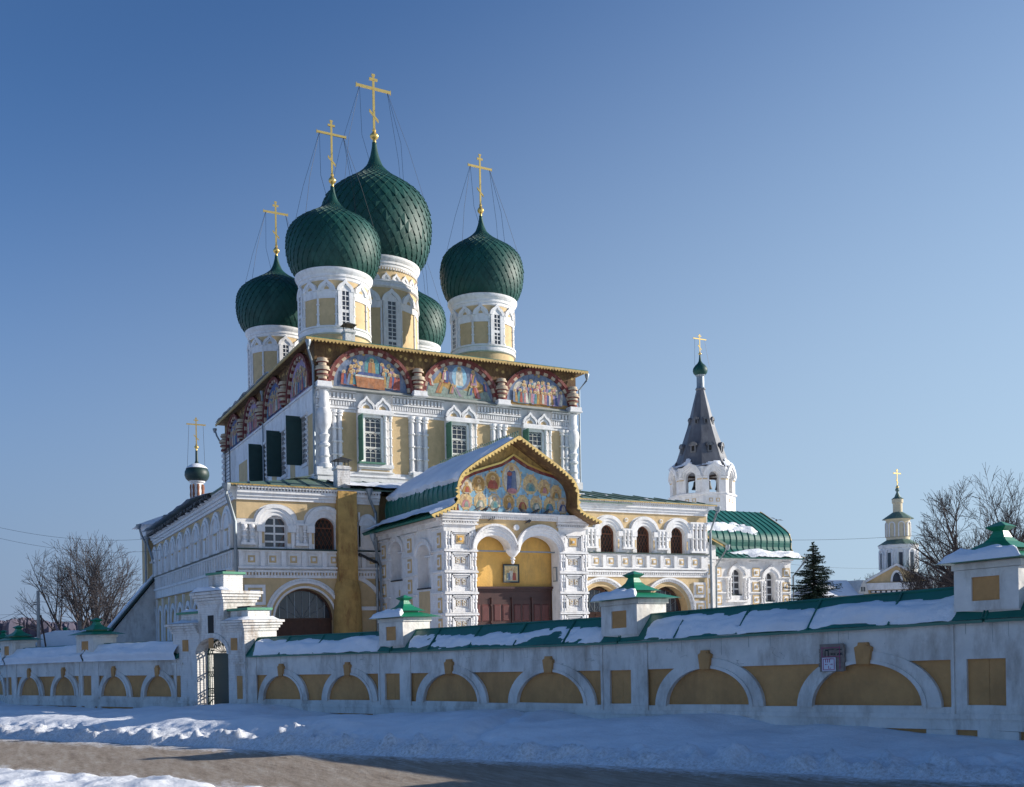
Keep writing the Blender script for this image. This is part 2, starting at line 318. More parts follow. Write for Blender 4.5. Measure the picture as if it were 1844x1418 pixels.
def sheet(P, s0, s1, t0, t1, ns, nt_, th, name, mat_, parent, skirt=True):
    # a layer of snow over the surface P(s,t)->(pos, normal); th(s,t) thickness, left away where <=0
    mb = MB(); idx = {}
    H = [[th(s0+(s1-s0)*i/ns, t0+(t1-t0)*j/nt_) for j in range(nt_+1)] for i in range(ns+1)]
    def vid(i, j):
        if (i, j) not in idx:
            p, nn = P(s0+(s1-s0)*i/ns, t0+(t1-t0)*j/nt_); h = H[i][j]
            q = Vector(p)+Vector(nn)*(h if h > 0 else -.02); idx[(i, j)] = len(mb.v); mb.v.append(tuple(q))
        return idx[(i, j)]
    for i in range(ns):
        for j in range(nt_):
            if max(H[i][j], H[i+1][j], H[i][j+1], H[i+1][j+1]) > 0:
                mb.f.append((vid(i, j), vid(i+1, j), vid(i+1, j+1), vid(i, j+1))); mb.m.append(0)
    return mb.build(name, mat_, parent, smooth=60)
WZ = lambda x, z, y: (x, y, z)
# ------------------------------------------------------------------ CATHEDRAL
CX0, CX1, CY0, CY1 = 16.1, 33.5, 53.8, 78.3
cath = thing('cathedral', 'large white and ochre cathedral with five green onion domes, painted lunettes and arcaded gallery', 'cathedral', (24.8, 60, -2))
WH = [m_white, m_yel, m_grey]
# main block
mb = MB(WZ); mb.box(CX0, CX1, 5, 16.25, CY0, CY1)
mb.tf = FRONT(CY0)
def tile(mb, u, v, s, w, mats=(0, 1, 0)):   # nested square ornament: frame, ground, boss
    mb.box(u-s, u+s, v-s, v+s, w, w+.05, mats[0]); mb.box(u-s*.68, u+s*.68, v-s*.68, v+s*.68, w+.05, w+.065, mats[1]); mb.taper(u-s*.34, u+s*.34, v-s*.34, v+s*.34, w+.065, w+.12, s*.12, mats[2])
BAYW = [(17.62, 18.52), (20.72, 21.76), (22.96, 24.1), (26.25, 27.2), (28.25, 29.42), (31.6, 32.3)]
for a, b in BAYW: mb.box(a, b, 9.05, 12.45, 0, .012, 1)
mb.box(CX0-.05, CX1+.05, 8.25, 8.62, 0, .42); mb.box(CX0-.05, CX1+.05, 8.62, 8.85, 0, .30); mb.box(CX0, CX1, 8.85, 9.0, 0, .16)
def entab(mb, u0, u1):
    mb.box(u0, u1, 12.47, 12.6, 0, .06); mb.box(u0, u1, 12.62, 12.74, 0, .12)
    mb.box(u0, u1, 13.09, 13.17, 0, .16); mb.box(u0, u1, 13.56, 13.62, 0, .24)
    n = int((u1-u0)/.15)
    for i in range(n):
        x = u0+(u1-u0)*(i+.25)/n; mb.box(x, x+.075, 12.8, 13.05, 0, .10)
    n = int((u1-u0)/.22)
    for i in range(n):
        x = u0+(u1-u0)*(i+.25)/n; mb.box(x, x+.12, 13.2, 13.5, 0, .17)
WCX = [19.5, 25.06, 30.36]
edges = [CX0]+[q for c in WCX for q in (c-1.02, c+1.2)]+[CX1]
for i in range(0, len(edges), 2): entab(mb, edges[i], edges[i+1])
# sloped metal ledge under the lunettes
mb.add([(CX0-.1, 13.64, 0), (CX1+.1, 13.64, 0), (CX1+.1, 13.64, .5), (CX0-.1, 13.64, .5), (CX0-.1, 13.9, 0), (CX1+.1, 13.9, 0)], [(0, 1, 2, 3), (3, 2, 5, 4), (0, 3, 4), (1, 5, 2)], 2)
for x in (16.5, 22.35, 27.95, 33.15): mb.box(x-.42, x+.42, 13.63, 13.98, 0, .62); mb.box(x-.46, x+.46, 13.66, 13.74, 0, .66); mb.box(x-.5, x+.5, 8.7, 9.15, 0, .45)
mb.tf = LEFT(CX0)
for a, b in ((54.35, 55.35), (58.2, 59.3), (62.6, 63.8), (67.8, 68.9), (70.9, 73.6)): mb.box(a, b, 8.9, 12.35, 0, .012, 1)
mb.box(CY0, CY1, 13.75, 13.87, 0, .1)
mb.box(CY0-.3, CY1, 8.2, 8.6, 0, .2)
for k in range(5): mb.lathe(CY1-.1, .1, [(.2, 8), (.2, 8.7), (.3, 8.8), (.2, 9.0)], 8, 0)
for z in np.arange(8.6, 13.6, .45): mb.lathe(CY1-.1, .05, [(.12, z), (.3, z+.1), (.3, z+.3), (.12, z+.42)], 8, 0)
mb.build('main_wall', WH, cath)
# half columns on the front
def baluster(mb, u, w_, r, z0, z1, m=0, beads=3):
    prof = [(r*1.5, z0), (r*1.5, z0+.12), (r*1.1, z0+.16)]; n = beads
    for i in range(n):
        a = z0+.16+(z1-z0-.4)*i/n; b = z0+.16+(z1-z0-.4)*(i+1)/n
        prof += [(r*.9, a+.02), (r, (a+b)/2), (r*.85, b-.12), (r*1.45, b-.08), (r*1.45, b-.01), (r*.9, b)]
    prof += [(r*1.1, z1-.22), (r*1.6, z1-.14), (r*1.6, z1)]
    mb.lathe(u, w_, prof, 10, m)
clusters = [[(17.16, .13), (17.5, .13)], [(21.92, .14), (22.36, .14), (22.8, .14)], [(27.36, .14), (27.78, .14), (28.16, .14)], [(32.36, .12), (32.66, .13)]]
for cl in clusters:
    mb = MB(FRONT(CY0))
    for u, r in cl: baluster(mb, u, .1, r, 9.1, 12.5, beads=4)
    mb.box(cl[0][0]-.22, cl[-1][0]+.22, 9.0, 9.2, 0, .34)
    mb.build('column_cluster', m_white, cath)
for u in (16.58, 33.15):
    mb = MB(FRONT(CY0)); r = .30
    mb.lathe(u, .08, [(.42, 9.1), (.42, 9.35), (r, 9.4), (r*.9, 9.7), (r*1.15, 9.8), (r, 9.9), (r*.8, 10.3), (r*1.15, 10.4), (r*1.15, 10.5), (r*.8, 10.6), (r, 10.9), (r*1.2, 11), (r*.8, 11.1), (r*.85, 11.3), (r*1.3, 11.5), (r*1.35, 11.7), (r*1.5, 12.1), (r*1.5, 12.2), (r*1.3, 12.45), (r, 12.55), (r*1.2, 12.8), (r*1.0, 12.95), (r*1.0, 13.6)], 14)
    mb.build('corner_column', m_white, cath)
# big windows with grilles, colonnettes, twin keel gables and one open shutter
def glasswin(mb, u0, u1, v0, v1, w_, nu, nv, heavy=(), bar=.035, g=0, f=1):
    mb.box(u0, u1, v0, v1, w_-.03, w_, g)
    for i in range(nu+1):
        x = u0+(u1-u0)*i/nu; mb.box(x-bar/2, x+bar/2, v0, v1, w_+.002, w_+.03, f)
    for j in range(nv+1):
        y = v0+(v1-v0)*j/nv; h = bar*(1.8 if j in heavy else .5); mb.box(u0, u1, y-h, y+h, w_+.004, w_+.04, f)
for k, c in enumerate(WCX):
    u0, u1 = c-.47, c+.47
    mb = MB(FRONT(CY0))
    mb.box(u0-.46, u0-.02, 9.3, 12.45, 0, .12); mb.box(u1+.02, u1+.17, 9.3, 12.3, 0, .12); mb.box(u0-.02, u1+.02, 12.25, 12.5, 0, .12)
    mb.box(u0-.5, u1+.74, 9.0, 9.06, 0, .3); mb.box(u0-.42, u1+.66, 9.06, 9.3, 0, .14); mb.box(u0-.3, u1+.5, 9.12, 9.2, .14, .15, 1); mb.box(u0-.48, u1+.72, 9.3, 9.5, 0, .3)
    for x in (u0-.3, u1+.28, u1+.6): baluster(mb, x, .16, .075, 9.5, 12.4, beads=5)
    mb.box(u0-.5, u1+.76, 12.4, 12.62, 0, .34); mb.box(u0-.42, u1+.66, 12.62, 12.7, 0, .28)
    for cc in (c-.42, c+.58):
        mb.halfell(cc, 12.7, .5, .5, 0, .16, 0, keel=.25); mb.ring(cc, 12.7, .4, .54, .16, .3, 0, keel=.28); mb.ring(cc, 12.7, .24, .32, .16, .24, 0, keel=.1); mb.halfell(cc, 12.74, .2, .18, .16, .175, 1)
    wn = mb.build('window', [m_white, m_yel], cath)
    mb = MB(FRONT(CY0)); glasswin(mb, u0, u1, 9.6, 12.27, .03, 3, 9, heavy=(0, 3, 6, 9), bar=.026)
    for v in (10.3, 11.2, 12.05):     # arched heads of the forged grille
        for i in range(3): mb.ring(u0+.16+.31*i, v, .11, .135, .03, .06, 1, n=6)
    mb.build('grille', [m_glass, m_fwhite], wn)
    mb = MB(FRONT(CY0)); mb.box(u0-.5, u1+.15, 9.5, 9.6, .05, .42); mb.build('sill', m_shut, wn)
    mb = MB(FRONT(CY0)); mb.box(u0-.44, u0-.40, 9.62, 12.28, .14, .88)
    for v in (9.75, 10.9, 12.05): mb.box(u0-.47, u0-.44, v, v+.12, .16, .86)
    for j in range(1, 5): mb.box(u0-.402, u0-.396, 9.62, 12.28, .14+.74*j/5-.008, .14+.74*j/5+.008)
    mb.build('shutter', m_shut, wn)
for h in (56.4, 61.1, 66.0):
    mb = MB(LEFT(CX0)); mb.box(h-1.15, h+.15, 9.5, 9.7, 0, .12); mb.box(h-1.15, h+.15, 12.45, 12.62, 0, .15)
    mb.box(h-1.15, h-1.02, 9.7, 12.45, 0, .07)
    for j in range(9): mb.ball((h-1.1, 9.9+j*.3, .08), .09)
    wn = mb.build('side_window', m_white, cath)
    mb = MB(LEFT(CX0)); glasswin(mb, h-.95, h-.05, 9.7, 12.45, .03, 3, 9, heavy=(3, 6), bar=.04); mb.build('grille', [m_glass, m_fwhite], wn)
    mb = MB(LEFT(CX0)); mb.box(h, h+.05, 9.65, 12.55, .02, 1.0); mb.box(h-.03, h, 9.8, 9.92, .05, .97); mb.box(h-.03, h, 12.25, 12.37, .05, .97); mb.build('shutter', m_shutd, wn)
# painted lunettes
FPM = FP+[m_red]
m_pale = mat('pale_cream_plaster', (.66, .56, .38), .9, .15, 3)
def figure(mb, u, v, h, w_, rng, robe, robe2, face=FL, halo=HA, lean=0.):
    b = h*.2; L = lean
    mb.prism([(u-b*1.15, v), (u+b*1.1, v), (u+b*.9+L*.6, v+h*.55), (u+b*.8+L, v+h*.78), (u+b*.3+L, v+h*.84), (u-b*.3+L, v+h*.84), (u-b*.85+L, v+h*.76), (u-b+L*.6, v+h*.5)], w_, w_+.006, robe)
    mb.prism([(u-b*.2, v+h*.06), (u+b*1.0, v+h*.03), (u+b*.75+L, v+h*.74), (u+b*.1+L, v+h*.8)], w_+.008, w_+.012, robe2)
    if halo is not None: mb.ell(u+L, v+h*.9, h*.125, h*.125, w_+.006, w_+.01, halo, 10)
    mb.ell(u+L, v+h*.885, h*.062, h*.075, w_+.012, w_+.018, face, 8)
def scene_painting(name, tf, c, base, a, b, seed, parent, kind):
    rng = random.Random(seed); mb = MB(tf)
    bgc = {0: BL, 1: BL, 2: BL}.get(kind, LI if seed % 2 else NV)
    mb.halfell(c, base, a, b, -.02, .02, bgc, 26)
    inside = lambda u, v: ((u-c)/a)**2+((v-base)/b)**2 < .86
    z = .022
    if kind == 1:     # mountain scene
        mb.prism([(c-a*.93, base), (c-a*.75, base+b*.45), (c-a*.55, base+b*.74), (c-a*.36, base+b*.45), (c-.1, base+b*.55), (c+.3, base+b*.45), (c+a*.5, base+b*.62), (c+a*.72, base+b*.45), (c+a*.93, base)], z, z+.003, OC)
        mb.prism([(c-a*.97, base), (c-a*.9, base+b*.34), (c-a*.6, base+b*.4), (c-a*.3, base+b*.22), (c+.1, base+b*.28), (c+a*.55, base+b*.18), (c+a*.8, base+b*.33), (c+a*.96, base)], z+.004, z+.006, SG)
        mb.ell(c, base+b*.64, .72, .8, z+.006, z+.009, BL); mb.ell(c, base+b*.64, .5, .66, z+.01, z+.012, SK)
        figure(mb, c, base+b*.38, 1.15, z+.014, rng, PA, PA)
        figure(mb, c-.95, base+b*.42, .95, z+.014, rng, RD, NV, lean=.05); figure(mb, c+.98, base+b*.42, .95, z+.014, rng, RO, LI, lean=-.05)
        figure(mb, c-a*.62, base+b*.1, .85, z+.014, rng, OR, OC, lean=.25); figure(mb, c, base+b*.05, .7, z+.014, rng, SG, LI, lean=-.3); figure(mb, c+a*.55, base+b*.05, .85, z+.014, rng, RD, RO, lean=-.2)
    elif kind == 2:   # gathering among pale towers
        mb.prism([(c-a*.98, base), (c-a*.98, base+b*.12), (c+a*.98, base+b*.12), (c+a*.98, base)], z, z+.002, OC)
        for q, wd, hh in ((-.55, .5, .72), (0, .62, .75), (.52, .5, .72)): mb.halfell(c+a*q, base+b*.3, wd, b*hh-.62, z+.003, z+.005, PA); mb.box(c+a*q-wd, c+a*q+wd, base+b*.12, base+b*.31, z+.003, z+.005, PA); mb.halfell(c+a*q, base+b*.32, wd*.7, b*hh*.75-.62, z+.006, z+.008, LI)
    elif kind == 0:   # mourners about a red bier
        mb.ell(c+.12, base+b*.62, .48, .66, z, z+.004, TE); figure(mb, c+.1, base+b*.34, 1.1, z+.006, rng, OR, OC)
        for q in (-.95, -.55, .75, 1.15): mb.ell(c+q, base+b*.72, .13, .14, z, z+.004, HA, 10)
    nrow = 3
    if kind == 1:
        for q, vv, cc in ((-.8, .3, RD), (-.25, .12, OC), (.3, .12, SG), (.78, .28, NV), (-.45, .5, RO), (.42, .5, OC)): figure(mb, c+a*q, base+b*vv, .6, z+.03, rng, cc, rng.choice([PA, RO, NV]), lean=rng.uniform(-.15, .15))
    skip = (lambda u: abs(u-c) < .75) if kind == 0 else ((lambda u: True) if kind == 1 else (lambda u: False))
    for r in range(nrow-1, -1, -1):
        v = base+.12+r*.30; n = int(2*a/.26); k = 0
        for i in range(n):
            u = c-a+2*a*(i+.5)/n+rng.uniform(-.08, .08)
            if skip(u) or not inside(u, v+1.0): continue
            hh = rng.uniform(.8, 1.0); k += 1
            figure(mb, u, v+rng.uniform(-.05, .05), hh, z+.02+.022*(nrow-1-r)+.0004*k, rng, rng.choice([RD, NV, SG, OR, RO, BL, LI, TE]), rng.choice([RD, NV, RO, OC, PA, TE]), lean=rng.uniform(-.08, .08)*1.5)
    if kind == 0:
        mb.prism([(c-.85, base+.05), (c+.85, base+.0), (c+.8, base+.62), (c-.95, base+.68)], z+.1, z+.11, OR)
        mb.prism([(c-1.0, base+.68), (c+.82, base+.62), (c+.8, base+.72), (c-.9, base+.78)], z+.112, z+.118, PA)
        mb.prism([(c-.85, base+.78), (c+.7, base+.72), (c+.6, base+.92), (c-.7, base+.95)], z+.112, z+.116, NV)
    return mb.build(name, FPM, parent, smooth=0)
def lunette(tf, c, a, base, b, seed, kind):
    mb = MB(tf)
    # red outer band and the white/red voussoirs
    mb.ring(c, base, a+.17, a+.36, 0, .24, 1, n=30, bi=b+.17, bo=b+.36)
    mb.ring(c, base, a, a+.17, 0, .17, 0, n=25, bi=b, bo=b+.17, alt=1)
    ln = mb.build('lunette', [m_cream, m_red], cath)
    scene_painting('painting', tf, c, base, a, b, seed, ln, kind)
LUN = [19.42, 25.15, 30.6]
for k, c in enumerate(LUN): lunette(FRONT(CY0), c, 2.28, 13.9, 2.05, k+1, k)
for k in range(4): lunette(LEFT(CX0), 56.75+5.95*k, 2.2, 13.9, 2.05, 11+k, 5)
# painted spandrels behind the arches: wall skin with lunette shaped gaps
mb = MB(FRONT(CY0)); ops = [(c-2.66, c+2.66, 13.85, 13.9, 2.43) for c in LUN]
mb.archwall(CX0+.0, CX1, 13.85, 16.34, ops, .002, .03, n=20)
sp_ = mb; sp2 = MB(LEFT(CX0)); mb = sp2; ops = [(56.75+5.95*k-2.58, 56.75+5.95*k+2.58, 13.85, 13.9, 2.43) for k in range(4)]
mb.archwall(CY0, CY1, 13.85, 16.34, ops, .002, .03, n=20)
for (mb, u0, u1) in ((sp_, CX0, CX1), (sp2, CY0, CY1)):   # painted rosettes in the spandrels
    rng = random.Random(4); u = u0+.2
    while u < u1-.2:
        mb.ell(u, 15.95+rng.uniform(-.12, .12), .10, .10, .031, .036, rng.choice([0, 1, 1]), 8); u += rng.uniform(.25, .5)
sp_.build('painted_spandrel', [m_spand, m_gtrim], cath, smooth=0); sp2.build('painted_spandrel', [m_spand, m_gtrim], cath, smooth=0)
def keg(tf, u, w_=.18, z0=13.98, s=1.):
    mb = MB(tf); r = .30*s; z = z0; prof = []; 
    for dr, dz in ((1, .0), (1.05, .16), (.82, .02), (.85, .14), (1.2, .04), (1.25, .1), (1.05, .03), (1.1, .12), (1.45, .05), (1.5, .08), (1.3, .03), (1.32, .12), (1.1, .03), (.8, .05), (.8, .13), (1.15, .04), (1.2, .09), (.95, .03), (1.0, .1), (.6, .05)):
        z += dz; prof.append((r*dr, z))
    mb.lathe(u, w_, prof, 14, 0, bands=[1, 0, 0, 0, 1, 0, 0])
    mb.build('keg_column', [m_cream, m_red], cath)
for u in (16.5, 22.35, 27.95, 33.15): keg(FRONT(CY0), u)
for u in (59.72, 65.67, 71.62, 77.6): keg(LEFT(CX0), u)
# eaves roof
def hiproof(x0, x1, y0, y1, z, h, over, name, m_, inset=3.):
    mb = MB(); x0 -= over; x1 += over; y0 -= over; y1 += over
    a, b = x0+inset*2, x1-inset*2; c, d = y0+inset*2, y1-inset*2
    mb.add([(x0, y0, z), (x1, y0, z), (x1, y1, z), (x0, y1, z), (a, c, z+h), (b, c, z+h), (b, d, z+h), (a, d, z+h), (x0, y0, z-.06), (x1, y0, z-.06), (x1, y1, z-.06), (x0, y1, z-.06)],
           [(0, 1, 5, 4), (1, 2, 6, 5), (2, 3, 7, 6), (3, 0, 4, 7), (4, 5, 6, 7), (8, 9, 1, 0), (9, 10, 2, 1), (10, 11, 3, 2), (11, 8, 0, 3), (11, 10, 9, 8)])
    return mb.build(name, m_, cath, smooth=0)
OV = .6
hiproof(CX0, CX1, CY0, CY1, 16.42, .75, OV, 'main_roof', m_roof)
mb = MB(WZ); mb.box(CX0-OV+.05, CX1+OV-.05, 16.28, 16.35, CY0-OV+.05, CY1+OV-.05); mb.build('eave_soffit', m_spand, cath)
def fringe(mb, A, B, step=.2, h=.22, th=.03, top=.1):
    A = Vector(A); B = Vector(B); n = max(1, int((B-A).length/step)); d = (B-A)/n; side = Vector((0, 0, 1)).cross(d).normalized()*th
    for i in range(n):
        p = A+d*i; q = A+d*(i+1); mid = (p+q)/2
        vs = [p+Vector((0, 0, top)), q+Vector((0, 0, top)), q, mid-Vector((0, 0, h)), p]
        mb.add([tuple(x) for x in vs]+[tuple(x+side) for x in vs], [(0, 1, 2, 3, 4), (9, 8, 7, 6, 5), (0, 5, 6, 1), (2, 7, 8, 3), (3, 8, 9, 4)])
mb = MB(); e = OV+.03
fringe(mb, (CX0-e, CY0-e, 16.27), (CX1+e, CY0-e, 16.27), .21, .13); fringe(mb, (CX0-e, CY1+e, 16.27), (CX0-e, CY0-e, 16.27), .21, .13)
mb.build('eave_fringe', m_gtrim, cath, smooth=0)
# snow lying on the main roof along the left eave
def P_roofL(s, t): return (CX0-OV+t, s, 16.42+.75*t/6), (0, 0, 1)
sheet(P_roofL, CY0-.4, CY1+.5, -.08, 5, 60, 12, lambda s, t: .12+.18*fbm(s*.5, t*.4, 3)-(.25 if s < 62 else 0)-.05*t, 'roof_snow', m_snow, cath)
# drums with onion domes
def cross(parent, X, Y, z0, z1, half, r=.07, goldball=True):
    s = (z1-z0); mb = MB(WZ)
    zc = z0+s*.12
    prof = [(r*1.2, z0), (r*1.6, z0+s*.04), (r*1.2, z0+s*.06)]+[(r*(1.2+2.6*math.sin(math.pi*i/8)), z0+s*(.06+.11*i/8)) for i in range(1, 8)]+[(r*1.3, z0+s*.18), (r*1.8, z0+s*.2), (r*.9, z0+s*.22)]
    mb.lathe(X, Y, prof, 10)
    mb.box(X-r, X+r, z0+s*.2, z1, Y-r*.45, Y+r*.45)
    zb = z0+s*.80
    mb.box(X-half, X+half, zb-r*1.1, zb+r*1.1, Y-r*.55, Y+r*.55)
    mb.box(X-half*.24, X+half*.24, z0+s*.93-r, z0+s*.93+r, Y-r*.62, Y+r*.62)
    for sx, sz in ((-half, zb), (half, zb)): mb.box(sx+X-.03*half*6*r, sx+X+.03*half*6*r, sz-r*2, sz+r*2, Y-r*.5, Y+r*.5)
    mb.box(X-r*1.5, X+r*1.5, z1-r*1.2, z1+r*.5, Y-r*.55, Y+r*.55)
    # slanted foot bar
    zf = z0+s*.40; q = half*.26
    mb.prism([(X-q, zf+q*.9), (X-q, zf+q*.9+r*2), (X+q, zf-q*.9+r), (X+q, zf-q*.9-r)], Y-r*.6, Y+r*.6)
    mb.build('cross', m_gold, parent)
    return zb
DOMEP = [(0, .76), (.06, .81), (.14, .875), (.33, .955), (.52, .99), (.68, 1.0), (.85, .985), (1.0, .945), (1.1, .88), (1.21, .76), (1.31, .61), (1.40, .46), (1.5, .31), (1.58, .215), (1.67, .145), (1.8, .09), (1.94, .055), (2.03, .045)]
def dome_r(t):
    for (a, ra), (b, rb) in zip(DOMEP, DOMEP[1:]):
        if t <= b:
            k = (t-a)/(b-a); return ra+(rb-ra)*k
    return DOMEP[-1][1]
_z = np.linspace(0, 2.03, 204); _r = np.array([dome_r(t) for t in _z]); 
for _ in range(6): _r[1:-1] = (_r[:-2]+2*_r[1:-1]+_r[2:])/4
def onion(X, Y, z0, Rm, Hs, N, parent, m_=None, scales=True):
    # Hs stretches the height so that the tip meets the photograph
    mb = MB(); zz = z0+_z*Rm*Hs; rr = _r*Rm
    arc = np.concatenate([[0], np.cumsum(np.hypot(np.diff(zz), np.diff(rr)))])
    mb.tf = WZ; mb.lathe(X, Y, [(rr[i]-.02, zz[i]) for i in range(0, 204, 7)]+[(rr[-1], zz[-1])], N*2, 0)
    mb.tf = None
    if scales:
        tot = arc[-1]; s = -.1; ds = Rm*.115; row = 0; smax = np.interp(1.62, _z, arc)
        def at(sv, th, lift):
            r = float(np.interp(sv, arc, rr)); z = float(np.interp(sv, arc, zz))
            r2 = float(np.interp(sv+.05, arc, rr)); z2 = float(np.interp(sv+.05, arc, zz)); nr, nz = (z2-z), -(r2-r); l = math.hypot(nr, nz) or 1
            r += nr/l*lift; z += nz/l*lift
            return (X+r*math.cos(th), Y+r*math.sin(th), z)
        dl = math.pi/N; rng = random.Random(int(X*10))
        while s < smax:
            for i in range(N):
                th = 2*math.pi*i/N+(dl if row % 2 else 0); k = rng.uniform(.8, 1.25)
                sc_ = min(1, max(.25, float(np.interp(s, arc, rr))/Rm))
                l, r_, t, b, = at(s, th-dl, .012), at(s, th+dl, .012), at(s+ds, th, .0), at(max(0, s-ds), th, .075*k*sc_*Rm/3)
                l0, r0_, b0 = at(s, th-dl, -.03), at(s, th+dl, -.03), at(max(0, s-ds), th, -.03)
                c = at(s, th, .038*k*sc_*Rm/3)
                mb.add([l, r_, t, b, l0, r0_, b0, c], [(0, 7, 2), (7, 1, 2), (0, 3, 7), (7, 3, 1), (0, 4, 6, 3), (3, 6, 5, 1)])
            s += ds; row += 1
    return mb.build('dome', m_ or m_dome, parent, smooth=20, recalc=not scales), z0+2.03*Rm*Hs
def drum(X, Y, Rd, Rm, pytop, pytip, pycross, half, ring_rows, tall=False, zbase=16.6):
    zt = zat(X, Y, pytop); ztip = zat(X, Y, pytip); zc = zat(X, Y, pycross)
    mb = MB(WZ); k = Rd/2.2
    mb.lathe(X, Y, [(Rd, zbase), (Rd, zt-.05)], 48, 1)
    mb.lathe(X, Y, [(Rd, zt-.75), (Rd+.05, zt-.7), (Rd+.05, zt-.55), (Rd+.12, zt-.5), (Rd+.12, zt-.35), (Rd+.26, zt-.2), (Rd+.30, zt-.1), (Rd+.30, zt), (Rd*.8, zt+.06)], 48, 0)
    zk = zt-.72
    if tall:    # frieze of little keel arches and its bead course
        zf = zt-1.95; n = 24
        for i in range(n):
            a = 2*math.pi*(i+.5)/n; nx, ny = math.sin(a), -math.cos(a); mb.tf = TF((X+nx*Rd, Y+ny*Rd, 0), (ny*-1, nx, 0), (nx, ny, 0))
            mb.ring(0, zf+.32, .17, .33, -.02, .12, 0, 8, keel=.16); mb.halfell(0, zf+.32, .17, .2, -.05, .05, 0, 8)
        mb.tf = WZ; mb.lathe(X, Y, [(Rd, zf-.25), (Rd+.16, zf-.15), (Rd+.16, zf-.05), (Rd+.06, zf), (Rd+.06, zf+.12), (Rd+.14, zf+.18), (Rd+.14, zf+.28), (Rd, zf+.3)], 48, 0)
        n = 90
        for zz_ in (zf-.02, zt-.92):
            for i in range(n):
                a = 2*math.pi*i/n; nx, ny = math.sin(a), -math.cos(a); mb.tf = TF((X+nx*Rd, Y+ny*Rd, 0), (ny*-1, nx, 0), (nx, ny, 0)); mb.box(-.05, .05, zz_, zz_+.13, 0, .1)
        mb.tf = WZ; zk = zf-.35
    zs = zk-.62*k-.1             # spring of the blind arches
    z0 = ring_rows
    mb.lathe(X, Y, [(Rd, z0-.45), (Rd+.14, z0-.40), (Rd+.14, z0-.25), (Rd+.08, z0-.22), (Rd+.08, z0-.08), (Rd+.16, z0-.05), (Rd+.16, z0+.05), (Rd, z0+.08)], 48, 0)
    hw = math.pi*Rd/12
    for i in range(12):
        a = 2*math.pi*i/12; nx, ny = math.sin(a), -math.cos(a); tf = TF((X+nx*Rd, Y+ny*Rd, 0), (ny*-1, nx, 0), (nx, ny, 0))
        mb.tf = tf
        mb.ring(0, zs, hw*.62, hw*.98, -.06, .13, 0, 12, bi=hw*.62, bo=hw*1.0, keel=.22)
        mb.ring(0, zs, hw*.50, hw*.62, -.06, .07, 0, 12, keel=.1)
        if i % 3: mb.box(-hw*.95, hw*.95, zs-.45, zs+.02, -.1, .04); mb.halfell(0, zs+.02, hw*.5, hw*.5, -.1, .04); mb.halfell(0, zs+.1, hw*.27, hw*.3, .04, .055, 1)
        a2 = a+math.pi/12; nx, ny = math.sin(a2), -math.cos(a2); mb.tf = TF((X+nx*Rd, Y+ny*Rd, 0), (ny*-1, nx, 0), (nx, ny, 0))
        baluster(mb, 0, .03, .075, z0+.05, zs+.05, beads=3)
    dr = mb.build('drum', [m_white, m_yel], cath)
    for i in (0, 3, 6, 9):
        a = 2*math.pi*i/12; nx, ny = math.sin(a), -math.cos(a); mb = MB(TF((X+nx*Rd, Y+ny*Rd, 0), (ny*-1, nx, 0), (nx, ny, 0)))
        w2 = hw*.42; nv = max(6, int((zs+.1-z0)/.3))
        mb.box(-hw*.86, -w2, z0+.05, zs+.1, -.1, .10, 1); mb.box(w2, hw*.86, z0+.05, zs+.1, -.1, .10, 1); mb.halfell(0, zs+.08, hw*.62, hw*.5, -.1, .06, 1)
        glasswin(mb, -w2, w2, z0+.05, zs+.05, .04, 2, nv, heavy=(nv//2,), bar=.05, g=0, f=1)
        mb.build('drum_window', [m_glass, m_white], dr)
    L = ztip-zt; Hs = L/(2.03*Rm)
    dm, ztop = onion(X, Y, zt, Rm, Hs, 36, dr)
    zb = cross(dr, X, Y, ztip-.1, zc, half, r=.064*Rm/3)
    mb = MB(); mb.tf = None     # stay chains from the arms to the dome
    for sx in (-1, 1):
        for dx, dy in ((1.0, .5), (1.0, -.5), (.35, -.75)):
            zz_ = zt+1.1*Rm*Hs; mb.tube([(X+sx*half*.8, Y, zb), (X+sx*half*.8+sx*dx*Rm*.30-0, Y+dy*Rm*.5, (zb+zz_)/2-.25), (X+sx*dx*Rm*.75, Y+dy*Rm, zz_-.1)], .012, 3, caps=False)
    mb.build('stay_chain', m_dark, dr)
    return dr
drum(19.47, 60.4, 2.18, 3.0, 505, 337, 218, .98, zat(19.47, 60.4, 607))
drum(30.12, 60.4, 2.12, 2.88, 548, 390, 279, .92, zat(30.12, 60.4, 637))
drum(24.8, 66.9, 2.84, 4.0, 487, 258, 135, 1.32, 17.3, tall=True)
drum(19.47, 74.6, 2.16, 3.08, 603, 461, 364, .95, 17.2)
zq = zat(19.47, 74.6, 603)
drum(30.12, 73.8, 2.2, 2.95, proj((30.12, 73.8, zq))[1], proj((30.12, 73.8, zq+6.1))[1], proj((30.12, 73.8, zq+10.4))[1], .95, 17.2)
